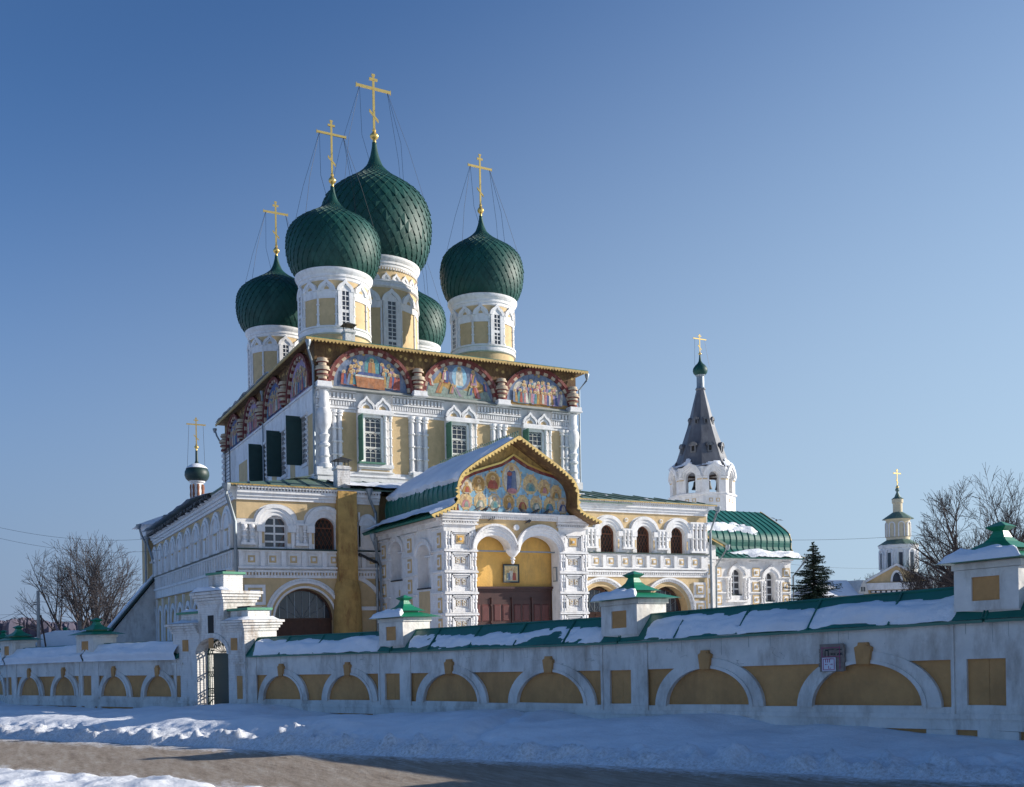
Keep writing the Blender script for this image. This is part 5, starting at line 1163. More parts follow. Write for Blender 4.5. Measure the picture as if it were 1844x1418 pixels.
# lattice gate with fan light; right leaf is solid
cg = (o0+o1)/2; rg = (o1-o0)/2; wg = -.45
mb = MB(tfg); mb.ring(cg, vs, rg-.09, rg-.02, wg, wg+.05, 0, 18, bi=.54, bo=.6)
for i in range(1, 10): a = math.pi*i/10; mb.tube([(cg+.1*math.cos(a), vs+.05, wg+.02), (cg+(rg-.05)*math.cos(a), vs+.56*math.sin(a), wg+.02)], .014, 4)
for i in range(9): a = math.pi*(i+.5)/9; mb.ring(cg+(rg-.26)*math.cos(a), vs+.38*math.sin(a), .06, .09, wg, wg+.03, 0, 8, a1=2*math.pi)
mb.box(o0+.02, o1-.02, vs-.03, vs+.03, wg, wg+.05)
mb.build('fan_light', m_dgreen, gate)
ul_ = ugate(387, wg); mb = MB(tfg); mb.box(o0+.02, o0+.07, -1.1, vs, wg, wg+.05)
for i in range(3): u = o0+.16+i*.13; mb.box(u-.012, u+.012, -1.1, vs, wg+.01, wg+.035)
for v in (-.9, .45, .15, 1.1): mb.box(o0+.03, ul_, v, v+.045, wg, wg+.05)
for i in range(3):
    mb.ring(o0+.19+.13*i, .34, .05, .075, wg, wg+.03, 0, 8, a1=2*math.pi); mb.ring(o0+.19+.13*i, 1.0, .05, .075, wg, wg+.03, 0, 8, a1=2*math.pi)
for i in range(7): a = -math.pi/2+math.pi*i/6; mb.tube([(ul_, -.35, wg+.02), (ul_-.42*abs(math.cos(a)), -.35+.42*math.sin(a), wg+.02)], .012, 4)
mb.ring(ul_, -.35, .4, .44, wg, wg+.03, 0, 10, a0=math.pi/2, a1=1.5*math.pi)
mb.build('lattice_leaf', m_dgreen, gate)
mb = MB(tfg); mb.box(ul_, o1-.03, -1.15, vs, wg-.02, wg+.04); mb.box(ul_, o1-.03, 1.25, 1.32, wg+.04, wg+.07); mb.build('solid_leaf', m_dgreen, gate)
# ------------------------------------------------------------------ notice board on the wall
tf67, L67 = secframe(NODES[6], NODES[7])
def bis(px, tf, wv, py=1200):
    lo, hi = -2, 12
    for _ in range(40):
        m_ = (lo+hi)/2
        if proj(tf(m_, 1.2, wv))[0] < px: lo = m_
        else: hi = m_
    return lo
bu0, bu1 = bis(1474, tf67, .09), bis(1522, tf67, .09)
def bv(u, py): p = tf67(u, 0, .09); return zat(p[0], p[1], py)-p[2]
bt, bb = bv(bu0, 1161), bv(bu0, 1211)
nb = thing('notice_board', 'weathered plank board with a white sign reading ПГ on the whitewashed wall', 'notice board', tf67((bu0+bu1)/2, bb, .1))
mb = MB(tf67); rng = random.Random(2); nP = 6; bw_ = bu1-bu0
for i in range(nP): a = bb+(bt-bb)*i/nP; mb.box(bu0+rng.uniform(0, .03), bu1-rng.uniform(0, .04), a+.008, a+(bt-bb)/nP, .07, .09+rng.uniform(0, .008))
mb.box(bu0+.02, bu1-.02, bb+.02, bt-.02, .045, .07)
mb.build('planks', m_wood, nb)
mb = MB(tf67)
for a, b, cc, d in ((bu0+.08, bu0+.095, bb+.05, bt-.05), (bu1-.125, bu1-.11, bb+.05, bt-.05), (bu0+.095, bu1-.125, bt-.085, bt-.07), (bu0+.095, bu1-.125, (bb+bt)/2+.02, (bb+bt)/2+.033)): mb.box(a, b, cc, d, .10, .104)
mb.build('red_border', m_signr, nb)
mb = MB(tf67); v = bb+(bt-bb)*.56
def strokes(mb, segs, u0, v0, s, w_, th=.018):
    for (x0, y0, x1, y1) in segs:
        dx, dy = x1-x0, y1-y0; l = math.hypot(dx, dy) or 1; nx, ny = -dy/l*th/2, dx/l*th/2
        a, b, c_, d = u0+x0*s, v0+y0*s, u0+x1*s, v0+y1*s
        mb.prism([(a+nx, b+ny), (c_+nx, d+ny), (c_-nx, d-ny), (a-nx, b-ny)], w_, w_+.004)
PE = [(0, 0, 0, 1), (0, 1, .6, 1), (.6, 1, .6, 0)]; GE = [(0, 0, 0, 1), (0, 1, .55, 1)]
strokes(mb, PE, bu0+.16, v, .12, .10, .02)
for i, sg in enumerate(([(0, .5, .25, .65), (.25, .65, .5, .5), (.5, .5, .25, .3), (.25, .3, 0, .5)], [(0, .2, 0, .7), (0, .45, .4, .45)], [(0, .2, .25, .7), (.25, .7, .5, .2)], [(0, .2, 0, .7), (0, .7, .4, .2)])): strokes(mb, sg, bu0+.29+i*.075, v+.0, .09, .10, .012)
strokes(mb, [(0, 0, 1, 0)], bu0+.16, bt-.12, .2, .10, .014); strokes(mb, [(0, 0, 1, .2), (1, .2, 1.5, 0)], bu0+.42, bt-.13, .08, .10, .016)
mb.build('faded_lettering', m_dark, nb, smooth=0)
su0, su1, sv0, sv1 = bu0+.10, bu0+.10+bw_*.50, bb+.02, bb+.02+(bt-bb)*.48
mb = MB(tf67); mb.box(su0, su1, sv0, sv1, .105, .12, 0)
for a, b, cc, d in ((su0+.02, su0+.035, sv0+.02, sv1-.02), (su1-.035, su1-.02, sv0+.02, sv1-.02), (su0+.035, su1-.035, sv0+.02, sv0+.035), (su0+.035, su1-.035, sv1-.035, sv1-.02)): mb.box(a, b, cc, d, .12, .123, 1)
mb.m[:] = mb.m
W_, H_ = su1-su0, sv1-sv0; q = .09*H_/.33
def st1(segs, fx, fy, s=1, th=.014): 
    m0 = len(mb.f); strokes(mb, segs, su0+W_*fx, sv0+H_*fy, s, .12, th); mb.m[m0:] = [1]*(len(mb.f)-m0)
st1(PE, .27, .64, q, .016); st1(GE, .56, .64, q, .016)
st1([(0, 0, 1, 0), (0, 0, .3, .2), (0, 0, .3, -.2)], .22, .5, W_*.2, .01); st1([(0, 0, 1, 0), (1, 0, .7, .2), (1, 0, .7, -.2)], .58, .5, W_*.2, .01)
st1([(0, 0, 0, 1), (0, .0, .3, 0)], .48, .2, H_*.2, .012); st1([(0, 0, .5, .5), (.5, 0, 0, .5)], .6, .2, H_*.09, .01)
mb.build('sign_plate', [m_signw, m_signr], nb, smooth=0)
# ------------------------------------------------------------------ GROUND
E_ = Vector((-.475, .88, 0)); N_ = Vector((.88, .475, 0)); P0 = Vector((7.11, 21.93, 0))
def road_z(Y): return -2.3-.029*max(-30, min(Y, 80))
ROADW = 5.6
def dq(X, Y): v = Vector((X, Y, 0))-P0; return v.dot(N_), v.dot(E_)
fpts = [(n.y, n.x, n.z) for n in NODES[::-1]]; fpts = [(fpts[0][0]-40, fpts[0][1]+3, fpts[0][2])]+fpts+[(90, fpts[-1][1]-14, fpts[-1][2]-.8)]
_fy = [p[0] for p in fpts]; _fx = [p[1] for p in fpts]
def fence_x(Y): return float(np.interp(Y, _fy, _fx))
SN = [(0, 1273), (200, 1276), (340, 1279), (385, 1270), (420, 1267), (500, 1269), (560, 1281), (620, 1288), (720, 1289), (760, 1285), (850, 1279), (950, 1276), (1020, 1281), (1080, 1295), (1180, 1290), (1280, 1283), (1340, 1290), (1400, 1305), (1560, 1308), (1680, 1322), (1844, 1335)]
sy, sz = [], []
for px, py in SN:
    d = ray(px, py)
    for i in range(1, len(NODES)-2):      # meet the wall line
        A, B = NODES[i], NODES[i+1]; Mx = np.array([[B.x-A.x, -d[0]], [B.y-A.y, -d[1]]])
        s_, k_ = np.linalg.solve(Mx, [-A.x, -A.y])
        if -.001 <= s_ <= 1.001: sy.append(k_*d[1]); sz.append(k_*d[2]); break
sy, sz = sy[::-1], sz[::-1]; sy = [sy[0]-6]+sy+[sy[-1]+10]; sz = [sz[0]+.15]+sz+[sz[-1]-.2]
def snow_at_fence(Y): return float(np.interp(Y, sy, sz))
def gz(X, Y):
    d, q = dq(X, Y); zr = road_z(Y); fx = fence_x(Y); df = max(1.2, (fx-X)*.93+d if X < fx else d)
    edge = .28*fbm(q*.6, 1.3, 2, 3)
    if d >= 0-.6:
        if X < fx+.3:
            hs = snow_at_fence(Y)-zr; t = min(1, max(0, d/df)); de = d+edge*.7
            lump = (max(0, fbm(X*1.6, Y*1.6, 3, 6)+.12)*.24*sstep(-.1, .25, de)*sstep(1.6, .3, de)+max(0, noise.noise(Vector((X*3.1, Y*3.1, 2)))-.12)*.30*sstep(-.1, .2, de)*sstep(1.9, .5, de)+max(0, fbm(X*4.2, Y*4.2, 6, 3))*.09*sstep(-.15, .2, de)*sstep(2.2, .6, de)+.035*fbm(X*1.3, Y*1.3, 11, 4)*sstep(.3, 1.5, de))
            crest = .40*(.45*sstep(-.1, .4, de)+.55*sstep(.2, 2.1, de))*(1+.25*fbm(q*.25, 0, 7, 2))
            if q > -6.5: crest += .12*sstep(.8, 2.0, de)*sstep(-6.5, -3, q)
            if q < -2.5: crest *= 1-.35*sstep(-2.5, -9, q)
            h = crest*(1-sstep(.35, .95, t))+hs*sstep(.35, .95, t)+.10*fbm(X*.45, Y*.45, 1, 4)*sstep(.1, 1.5, de)*sstep(1, .85, t)
            m2_ = ((X-MX)**2+(Y-MY)**2)/1.1; h += .27*math.exp(-m2_)*(1+.35*fbm(X*1.6, Y*1.6, 4, 3))
            h = h*sstep(-.25, .35, de)+lump-.05*sstep(0, -.3, de)
            # trodden footpath through the bank
            pth = abs(q+2.6-.35*(d-2)); h -= .22*max(0, 1-pth/.5)*sstep(.4, 1.2, d)*(.7+.6*noise.noise(Vector((X*3, Y*3, 0))))
            return zr+h
        t = sstep(0, 6, X-fx); base = (zr+.45)*(1-t)+(-1.95)*t
        return base+.05*fbm(X*.3, Y*.3, 5)
    if d > -ROADW: return zr-.05-.0*edge
    e2 = (-ROADW-d)+edge
    h = .24*sstep(0, .8, e2)+max(0, fbm(X*1.8, Y*1.8, 8, 5)+.3)*.09*sstep(0, .5, e2)+.05*fbm(X*.5, Y*.5, 4)*sstep(0, 1, e2)
    return zr+h-.04*sstep(.3, 0, e2)
_d = ray(568, 1326); _t = -2.05/(_d[2]+.029*_d[1]); MX, MY = _d[0]*_t, _d[1]*_t
def lines(segs):
    out = [segs[0][0]]
    for a, b, st in segs:
        n = max(1, round((b-a)/st)); out += [a+(b-a)*(i+1)/n for i in range(n)]
    return out
XS = lines([(-2500, -400, 300), (-400, -60, 40), (-60, -9, 4), (-9, -3, .5), (-3, 18.2, .085), (18.2, 60, 2), (60, 300, 30), (300, 2500, 300)])
YS = lines([(-60, 0, 6), (0, 7, .4), (7, 34, .1), (34, 60, .2), (60, 120, 4), (120, 400, 40), (400, 2600, 300)])
gv = [(x, y, gz(x, y)) for y in YS for x in XS]; nx = len(XS)
gf = [(j*nx+i, j*nx+i+1, (j+1)*nx+i+1, (j+1)*nx+i) for j in range(len(YS)-1) for i in range(nx-1)]
me = bpy.data.meshes.new('ground'); me.from_pydata(gv, [], gf); me.materials.append(m_snow); me.polygons.foreach_set('use_smooth', [True]*len(me.polygons)); me.update()
ga = me.attributes.new('grit', 'FLOAT', 'POINT')
def grit(X, Y):
    d, q = dq(X, Y)
    if -ROADW-6 < d < -ROADW+.8: return .55*sstep(-ROADW-1.2, -ROADW, d)+.12
    return .75*sstep(1.1, 0, d)+.10*sstep(4, 1, d) if d > -.8 else 0
ga.data.foreach_set('value', [grit(x, y) for x, y, z in gv])
g = bpy.data.objects.new('ground', me); COL.objects.link(g); tag(g, 'snow covered ground with ploughed banks', None, None, 'structure')
mb = MB(); n = 160; K = 12; uvs = []
for i in range(n+1):
    q = -40+120*i/n
    for j in range(K+1):
        d = .35-(ROADW+.6)*j/K; p = P0+E_*q+N_*d; rut = -.02*(math.exp(-((d+1.3)/.3)**2)+math.exp(-((d+3.1)/.3)**2))
        mb.v.append((p.x, p.y, road_z(p.y)+.0+rut+.012*fbm(p.x, p.y, 2, 3))); uvs.append((j/K, q))
for i in range(n):
    for j in range(K): a = i*(K+1)+j; mb.f.append((a, a+1, a+K+2, a+K+1)); mb.m.append(0)
rd = mb.build('road', m_road, None, smooth=60, recalc=False); tag(rd, 'packed brown snow road with wheel tracks', None, None, 'structure')
uvl = rd.data.uv_layers.new(name='UVMap')
for lp in rd.data.loops: uvl.data[lp.index].uv = uvs[lp.vertex_index]
if rd.data.polygons[0].normal.z < 0: rd.data.flip_normals()
# ------------------------------------------------------------------ BELL TOWER
bt = thing('bell_tower', 'white octagonal bell tower with grey tent roof and small green cupola behind the gallery', 'bell tower', (61, 75, -2))
BX, BY = 61.0, 74.9; psi = math.atan2(-.776, -.63); RB = 3.12; ap = RB*math.cos(math.pi/8)
def octring(mb, r0, z0, r1, z1, m=0): mb.lathe(BX, BY, [(r0, z0), (r1, z1)], 8, m, ph=psi, cap=True)
mb = MB(WZ)
mb.lathe(BX, BY, [(RB+.02, -2), (RB+.02, 12.0), (RB+.18, 12.05), (RB+.18, 12.2), (RB, 12.25)], 8, 0, ph=psi)
hwid = RB*math.sin(math.pi/8)
def face(k, r=ap):
    a = psi+(k+.5)*math.pi/4; nx, ny = math.cos(a), math.sin(a); return TF((BX+nx*r, BY+ny*r, 0), (-ny, nx, 0), (nx, ny, 0))
for k in range(8):
    mb.tf = face(k)
    mb.archwall(-hwid, hwid, 12.2, 14.7, [(-.5, .5, 12.2, 13.75, .5)], -.55, 0, 0, 10)
    mb.ring(0, 13.8, .82, 1.12, -.1, .22, 0, 14, keel=.18); mb.ring(0, 13.8, .62, .82, -.1, .12, 0, 14, keel=.1); mb.halfell(0, 13.8, .84, .84, -.3, .02, 0) if False else None
    mb.prism([(-1.1, 14.4), (1.1, 14.4), (.55, 14.85), (0, 15.05), (-.55, 14.85)], -.4, .1, 0)
    mb.box(-hwid, -.62, 13.6, 13.78, 0, .12); mb.box(.62, hwid, 13.6, 13.78, 0, .12); mb.box(-hwid+.05, -.68, 13.45, 13.55, 0, .03, 1); mb.box(.68, hwid-.05, 13.45, 13.55, 0, .03, 1)
    for x in (-.35, .35): mb.box(x-.18, x+.18, 11.35, 11.7, .0, .04, 1); mb.box(x-.1, x+.1, 11.42, 11.63, .04, .06, 0)
mb.build('belfry', [m_white, m_yel], bt)
mb = MB(WZ); mb.lathe(BX, BY, [(2.95, 14.5), (2.82, 14.9), (2.42, 15.8), (1.36, 18.9), (.42, 22.55), (.5, 22.65), (.5, 22.75)], 8, 0, ph=psi, cap=True); tent = mb.build('tent_roof', m_lead, bt, smooth=0)
def tent_r(z): return ((2.42+(1.36-2.42)*(z-15.8)/3.1) if z < 18.9 else (1.36+(.42-1.36)*(z-18.9)/3.65))*math.cos(math.pi/8)
for zr_, sc_ in ((16.5, .72), (19.3, .48)):
    for k in range(8):
        mb = MB(face(k, tent_r(zr_)))
        s = sc_; mb.box(-.38*s, -.2*s, zr_-.3*s, zr_+.5*s, -.4, .16*s, 0); mb.box(.2*s, .38*s, zr_-.3*s, zr_+.5*s, -.4, .16*s, 0); mb.box(-.38*s, .38*s, zr_-.38*s, zr_-.25*s, -.4, .2*s, 0)
        mb.halfell(0, zr_+.5*s, .5*s, .42*s, -.7*s, .2*s, 0, keel=.12); mb.box(-.2*s, .2*s, zr_-.25*s, zr_+.5*s, -.4, .05*s, 1); mb.ring(0, zr_+.55*s, .44*s, .56*s, -.6*s, .26*s, 2 if k == 5 else 0, 8, bi=.4*s, bo=.5*s)
        mb.build('dormer', [m_lead, m_black, m_snow], tent)
mb = MB(WZ); mb.lathe(BX, BY, [(.5, 22.7), (.38, 22.9), (.37, 23.9), (.46, 24.0), (.48, 24.08)], 14, 0); cup = mb.build('cupola_neck', m_pipe, bt)
mb = MB(WZ); mb.lathe(BX, BY, [(.46, 24.05), (.66, 24.25), (.72, 24.5), (.68, 24.75), (.5, 25.0), (.28, 25.2), (.13, 25.45), (.08, 25.9), (.07, 26.1)], 18, 0); mb.build('cupola', m_dome, cup, smooth=60)
zb = cross(cup, BX, BY, 25.9, zat(BX, BY, 603), .8, r=.042)
mb = MB()
for sx in (-1, 1): mb.tube([(BX+sx*.6, BY, zb), (BX+sx*.9, BY-.3, 24.9)], .014, 3, caps=False)
mb.build('stay_chain', m_dark, cup)
sheet(lambda s, t: ((BX+(3.0-.5*t)*math.cos(s), BY+(3.0-.5*t)*math.sin(s), 14.75+.9*t), (math.cos(s)*.7, math.sin(s)*.7, .7)), psi-3.1, psi+3.1, 0, 1, 90, 8, lambda s, t: .3*fbm(s*2.2, t, 6)+.1-.25*t, 'roof_snow', m_snow, bt)
mb = MB(WZ); mb.tube([(BX-2.6, 14.0, BY), (BX+2.6, 14.0, BY)], .1, 5); mb.tube([(BX, 14.0, BY-2.6), (BX, 14.0, BY+2.6)], .1, 5); mb.build('bell_beam', m_dbrown, bt)
for k, sc_ in ((7, 1.), (0, .8), (1, .7)):
    a = psi+(k+.5)*math.pi/4; x, y = BX+1.6*math.cos(a), BY+1.6*math.sin(a); mb = MB(WZ)
    mb.lathe(x, y, [(.42*sc_, 12.7), (.38*sc_, 12.8), (.26*sc_, 13.1), (.22*sc_, 13.4), (.14*sc_, 13.5), (.05, 13.55), (.04, 14.0)], 12)
    mb.build('bell', m_dark, bt)
# ------------------------------------------------------------------ FAR CHURCH
fc = thing('gate_church', 'small ochre and white tiered church with green roofs far off on the right', 'church', (106.7, 90.5, -2))
QX, QY = 106.75, 90.5; ph = YAW+.35; ur = (math.cos(ph), -math.sin(ph), 0); wr = (-math.sin(ph), -math.cos(ph), 0)
tfq = TF((QX, QY, 0), ur, wr)
z2b, z2t, z1b, z1t = 6.3, 9.75, 10.6, 13.3
mb = MB(tfq); mb.box(-4.4, 3.6, -2, 4.3, -9, 4.2, 1); mb.box(-4.7, 3.9, 3.7, 4.6, -9.2, 4.6, 0); mb.prism([(-4.4, 4.6), (3.6, 4.6), (-.4, 6.75)], -9, 4.2, 1)
mb.prism([(-5, 4.55), (-4.4, 4.55), (-.4, 6.8), (-.4, 7.1)], 4.15, 4.7, 0); mb.prism([(4.2, 4.55), (3.6, 4.55), (-.4, 6.8), (-.4, 7.1)], 4.15, 4.7, 0)
mb.halfell(-.4, 4.7, .75, 1.5, 4.2, 4.35, 0); mb.halfell(-.4, 4.7, .5, 1.2, 4.35, 4.4, 2)
mb.box(-3.6, 2.8, 3.3, 3.62, 4.2, 4.3, 2)
for i in range(10): mb.box(-3.5+i*.64, -3.1+i*.64, 3.35, 3.57, 4.3, 4.33, 0)
mb.build('hall', [m_white, m_yel, m_glass], fc)
mb = MB(tfq); mb.add([(-5, 4.6, 4.7), (-5, 4.6, -9.5), (-.4, 7.12, -9.5), (-.4, 7.12, 4.7), (4.2, 4.6, 4.7), (4.2, 4.6, -9.5)], [(0, 1, 2, 3), (3, 2, 5, 4)]); mb.build('hall_roof', m_oldroof, fc, smooth=0)
tiers = MB(WZ); tiers.lathe(QX, QY, [(2.35, 4), (2.35, z2t-.5), (2.5, z2t-.4), (2.6, z2t)], 24, 0); tiers.lathe(QX, QY, [(1.5, z2t), (1.5, z1t-.3), (1.6, z1t-.2), (1.7, z1t+.1)], 24, 1); tiers.lathe(QX, QY, [(.6, z1t+.5), (.6, 15.3), (.72, 15.4), (.72, 15.9)], 16, 1)
for R_2, za, zb_, n in ((2.35, z2b+.2, z2t-.6, 10), (1.5, z1b+.2, z1t-.4, 8)):
    for k in range(n):
        a = 2*math.pi*k/n+.2; nx, ny = math.cos(a), math.sin(a); tiers.tf = TF((QX+nx*R_2, QY+ny*R_2, 0), (-ny, nx, 0), (nx, ny, 0)); s = R_2*math.pi/n
        tiers.ring(0, zb_-.5, s*.5, s*.72, -.1, .1, 0, 10); tiers.box(-s*.72, -s*.5, za, zb_-.5, -.1, .1); tiers.box(s*.5, s*.72, za, zb_-.5, -.1, .1); tiers.box(-s*.3, s*.3, za, zb_-.5, 0, .03, 2 if R_2 > 2 else 1)
tw = tiers.build('tower', [m_white, m_pale, m_glass], fc)
mb = MB(WZ); mb.lathe(QX, QY, [(2.7, z2t-.05), (1.5, z2t+.7)], 12, 0); mb.build('tier_roof', m_oldroof, tw, smooth=0); mb = MB(WZ); mb.lathe(QX, QY, [(2.05, z1t-.1), (.65, z1t+.85)], 12, 0); mb.build('tier_roof', m_oldroof, tw, smooth=0); mb = MB(WZ); mb.lathe(QX, QY, [(.8, 15.9), (.4, 16.2), (.1, 16.9)], 12, 0); mb.ball((QX, 17.15, QY), .28); mb.build('tier_roof', m_oldroof, tw, smooth=0)
cross(tw, QX, QY, 17.2, 19.9, .7, r=.06)
# ------------------------------------------------------------------ HOUSE and SHED
p = onD(1520, 1075, 125); ho = thing('wooden_house', 'low house with a snowy roof and white gable between the spruce and the far church', 'house', (p[0], p[1], -2))
tfh = TF((p[0], p[1], 0), (math.cos(YAW-.5), -math.sin(YAW-.5), 0), (-math.sin(YAW-.5), -math.cos(YAW-.5), 0))
mb = MB(tfh); mb.box(-3.5, 2.6, -2, 3.2, -4, 0, 0); mb.prism([(2.0, 3.2), (4.0, 3.2), (3.4, 4.6), (3.0, 5.0)], -3, .5, 0); mb.box(2.55, 2.85, 3.5, 4.1, .5, .53, 1); mb.box(3.0, 3.3, 3.5, 4.1, .5, .53, 1); mb.build('house_wall', [m_wbal, m_glass], ho)
mb = MB(tfh); mb.add([(-5, 2.9, .6), (2.9, 3.0, .8), (2.9, 5.1, -2.2), (-4, 4.9, -2.2), (-5, 2.9, -5), (2.9, 3, -5)], [(0, 1, 2, 3), (3, 2, 5, 4)]); mb.box(-4, 2.9, 4.85, 5.1, -2.4, -2.1); mb.build('house_roof', m_snow, ho, smooth=0)
p = onD(105, 1165, 72); sh = thing('shed', 'snow covered shed behind the left part of the wall', 'shed', (p[0], p[1], -3.4))
tfs = TF((p[0], p[1], 0), (math.cos(YAW), -math.sin(YAW), 0), (-math.sin(YAW), -math.cos(YAW), 0))
mb = MB(tfs); mb.box(-1.9, 1.9, -3.5, -1.2, -3, 0); mb.box(.9, 1.1, -1.2, .9, -1.5, -1.3); mb.build('shed_wall', m_wood, sh)
mb = MB(tfs)
pr_ = [(-2.3, -1.4), (-2.2, -.9), (-1.6, -.35), (-.9, 0), (0, .2), (.9, .2), (1.7, .0), (2.1, -.5), (2.2, -1.3)]
mb.prism(pr_, -3.4, .4); mb.build('shed_roof', m_snow, sh, smooth=60)
# ------------------------------------------------------------------ TREES
def bare_tree(name, label, px, py_base, D, zbase, ztop, spread, seed, stems, group, levels=5, m_=m_bark, dens=1., stemr=.22, twig=.012):
    p = onD(px, py_base, D); X, Y = p[0], p[1]; rng = random.Random(seed); H = ztop-zbase
    t = thing(name, label, 'tree', (X, Y, zbase), group)
    tr = MB(); cr = MB()
    ec = Vector((X, Y, zbase+H*.40)); er = Vector((spread*.80, spread*.80, H*.61))
    def outside(q): v = q-ec; return (v.x/er.x)**2+(v.y/er.y)**2+(v.z/er.z)**2 > rng.uniform(.85, 1.08)
    def br(p, d, L, r, lev):
        if lev > 1 and outside(p): return
        n = 4 if lev < 3 else 3; pts = [p]; dd = d.copy(); q = p.copy(); step = L/n
        for i in range(n):
            dd = (dd+Vector((rng.uniform(-.09, .09), rng.uniform(-.09, .09), rng.uniform(-.02, .10) if lev < levels-1 else rng.uniform(-.12, .1)))).normalized(); q = q+dd*step; pts.append(q.copy())
            if lev > 1 and outside(q): n = i+1; break
        rr = [max(twig, r*(1-.55*i/n)) for i in range(n+1)]
        tgt = tr if lev == 0 else cr
        tgt.tube([tuple(x) for x in pts], rr, 7 if lev == 0 else (5 if lev < 3 else 3), 0, caps=False)
        if lev >= levels: return
        k = int(rng.choice((3, 4, 4, 5))*dens) if lev else 5
        if lev >= 2: k = int(rng.choice((4, 5, 6))*dens)
        for j in range(k):
            f = .3+.7*(j+rng.random())/k if lev else .35+.65*(j+rng.random()*.5)/k; i = min(n-1, int(f*n)); b = pts[i]+(pts[i+1]-pts[i])*(f*n-i)
            ax = Vector((rng.gauss(0, 1), rng.gauss(0, 1), rng.gauss(0, .5))); ax -= ax.dot(dd)*dd; ax.normalize()
            nd = (dd*math.cos(.55)+ax*math.sin(rng.uniform(.4, .85))+Vector((0, 0, .06))).normalized()
            br(b, nd, L*rng.uniform(.5, .72), max(twig, r*(.62-.1*lev/levels)*(1-.4*f)), lev+1)
        if lev < levels: br(pts[-1], dd, L*.62, max(twig, rr[-1]*.9), lev+1)
    for s in range(stems):
        a = 2*math.pi*s/stems+rng.uniform(-.4, .4); tl = rng.uniform(.12, 1.0)*spread/H*1.3 if stems > 1 else .04
        br(Vector((X+.15*math.cos(a)*stems**.5, Y+.15*math.sin(a)*stems**.5, zbase-.2)), Vector((math.cos(a)*tl, math.sin(a)*tl, 1)).normalized(), H*rng.uniform(.40, .48), stemr*rng.uniform(.8, 1.1), 0)
    tr.build('trunk', m_, t, smooth=60, recalc=False); cr.build('crown', m_, t, smooth=60, recalc=False)
    return t
bare_tree('bare_tree', 'bare many-stemmed tree spreading like a fan behind the left end of the wall', 156, 1135, 92, -3.3, 9.8, 7.6, 6, 6, 'bare trees round the churchyard', 4, m_bark2, .92, .21, .012)
bare_tree('bare_tree', 'tallest bare tree on the right rising behind the big wall pillar', 1800, 1010, 62, -2.0, 11.6, 6.6, 17, 2, 'bare trees round the churchyard', 5, m_bark, .82, .34, .010)
for i, (px, D, zt_, lab) in enumerate(((1668, 118, 8.6, 'low bare tree just right of the far church tower'), (1706, 112, 9.8, 'dense bare tree right of the far church, left of the tallest tree'), (1752, 100, 9.6, 'bare tree crowded beside the big wall pillar'), (1838, 96, 11, 'bare tree at the right edge behind the wall pillar'), (1562, 150, 7.2, 'small rounded bare tree left of the far church'))):
    bare_tree('bare_tree', lab, px, 1060, D, -2.2, zt_, 4.5, 40+i, 4, 'bare trees round the churchyard', 4, m_bark, .9, .17, .017)
bare_tree('frosted_sapling', 'small frosted sapling in front of the stair wall', 246, 1150, 66, -3.0, -.6, 1.2, 77, 1, None, 3, m_conc, .8, .03, .010)
# spruce
p = onD(1466, 1080, 60); sx_, sy_ = p[0], p[1]; spr = thing('spruce_tree', 'dark dense spruce beside the side porch', 'tree', (sx_, sy_, -2))
mb = MB(WZ); mb.lathe(sx_, sy_, [(.16, -2.1), (.1, 2), (.02, 4.7)], 7, 0); mb.build('trunk', m_bark, spr)
mb = MB(); rng = random.Random(12); z = -1.2; ztop_ = 4.75
while z < ztop_:
    f = (ztop_-z)/(ztop_+1.2); R = 2.5*f**.8*(1+.18*math.sin(z*7))+.08; k = int(9+11*f)
    for j in range(k):
        a = rng.uniform(0, 6.283); L = R*rng.uniform(.7, 1.15); dr = -.25*f-.05
        base = Vector((sx_, sy_, z+rng.uniform(-.08, .08))); dv = Vector((math.cos(a), math.sin(a), dr)); sd_ = Vector((-math.sin(a), math.cos(a), 0))
        m_n = int(6+L*12)
        for q in range(m_n):
            t = (q+rng.random())/m_n; c0 = base+dv*L*t+Vector((0, 0, .16*t*t*L)); wd = .24*(1-.55*t)*min(1, L)
            for s_ in (-1, 1):
                tip = c0+sd_*s_*wd*rng.uniform(.6, 1.2)+dv*wd*.7+Vector((0, 0, rng.uniform(-.12, .02))); o = dv*.035+Vector((0, 0, rng.uniform(-.03, .03)))
                mb.add([tuple(c0-o), tuple(c0+o), tuple(tip)], [(0, 1, 2)])
        mb.tube([tuple(base), tuple(base+dv*L)], [.02, .006], 3)
    z += .16
mb.build('crown', m_needle, spr, smooth=0, recalc=False)
# far woods on the left horizon
rng = random.Random(9); mb = MB(); n = 3000
for i in range(n):
    px = -150+2150*i/n; D = rng.uniform(500, 680); p = onD(px, 1140, D); z1 = (7.5+2.0*fbm(px*.012, 1)+rng.uniform(-.7, 1.2))*(D/580)*(.9 if px > 60 else 1); r = rng.uniform(.9, 2.4)
    mb.tf = WZ; mb.lathe(p[0], p[1], [(r*.6, -8), (r, z1*.35), (r*.85, z1*.7), (r*.3, z1)], 4, 0, cap=False, ph=rng.random()*3)
fr = mb.build('far_forest', m_forest, None, smooth=0, recalc=False); tag(fr, 'bare purple-grey woods along the horizon', None, None, 'stuff')
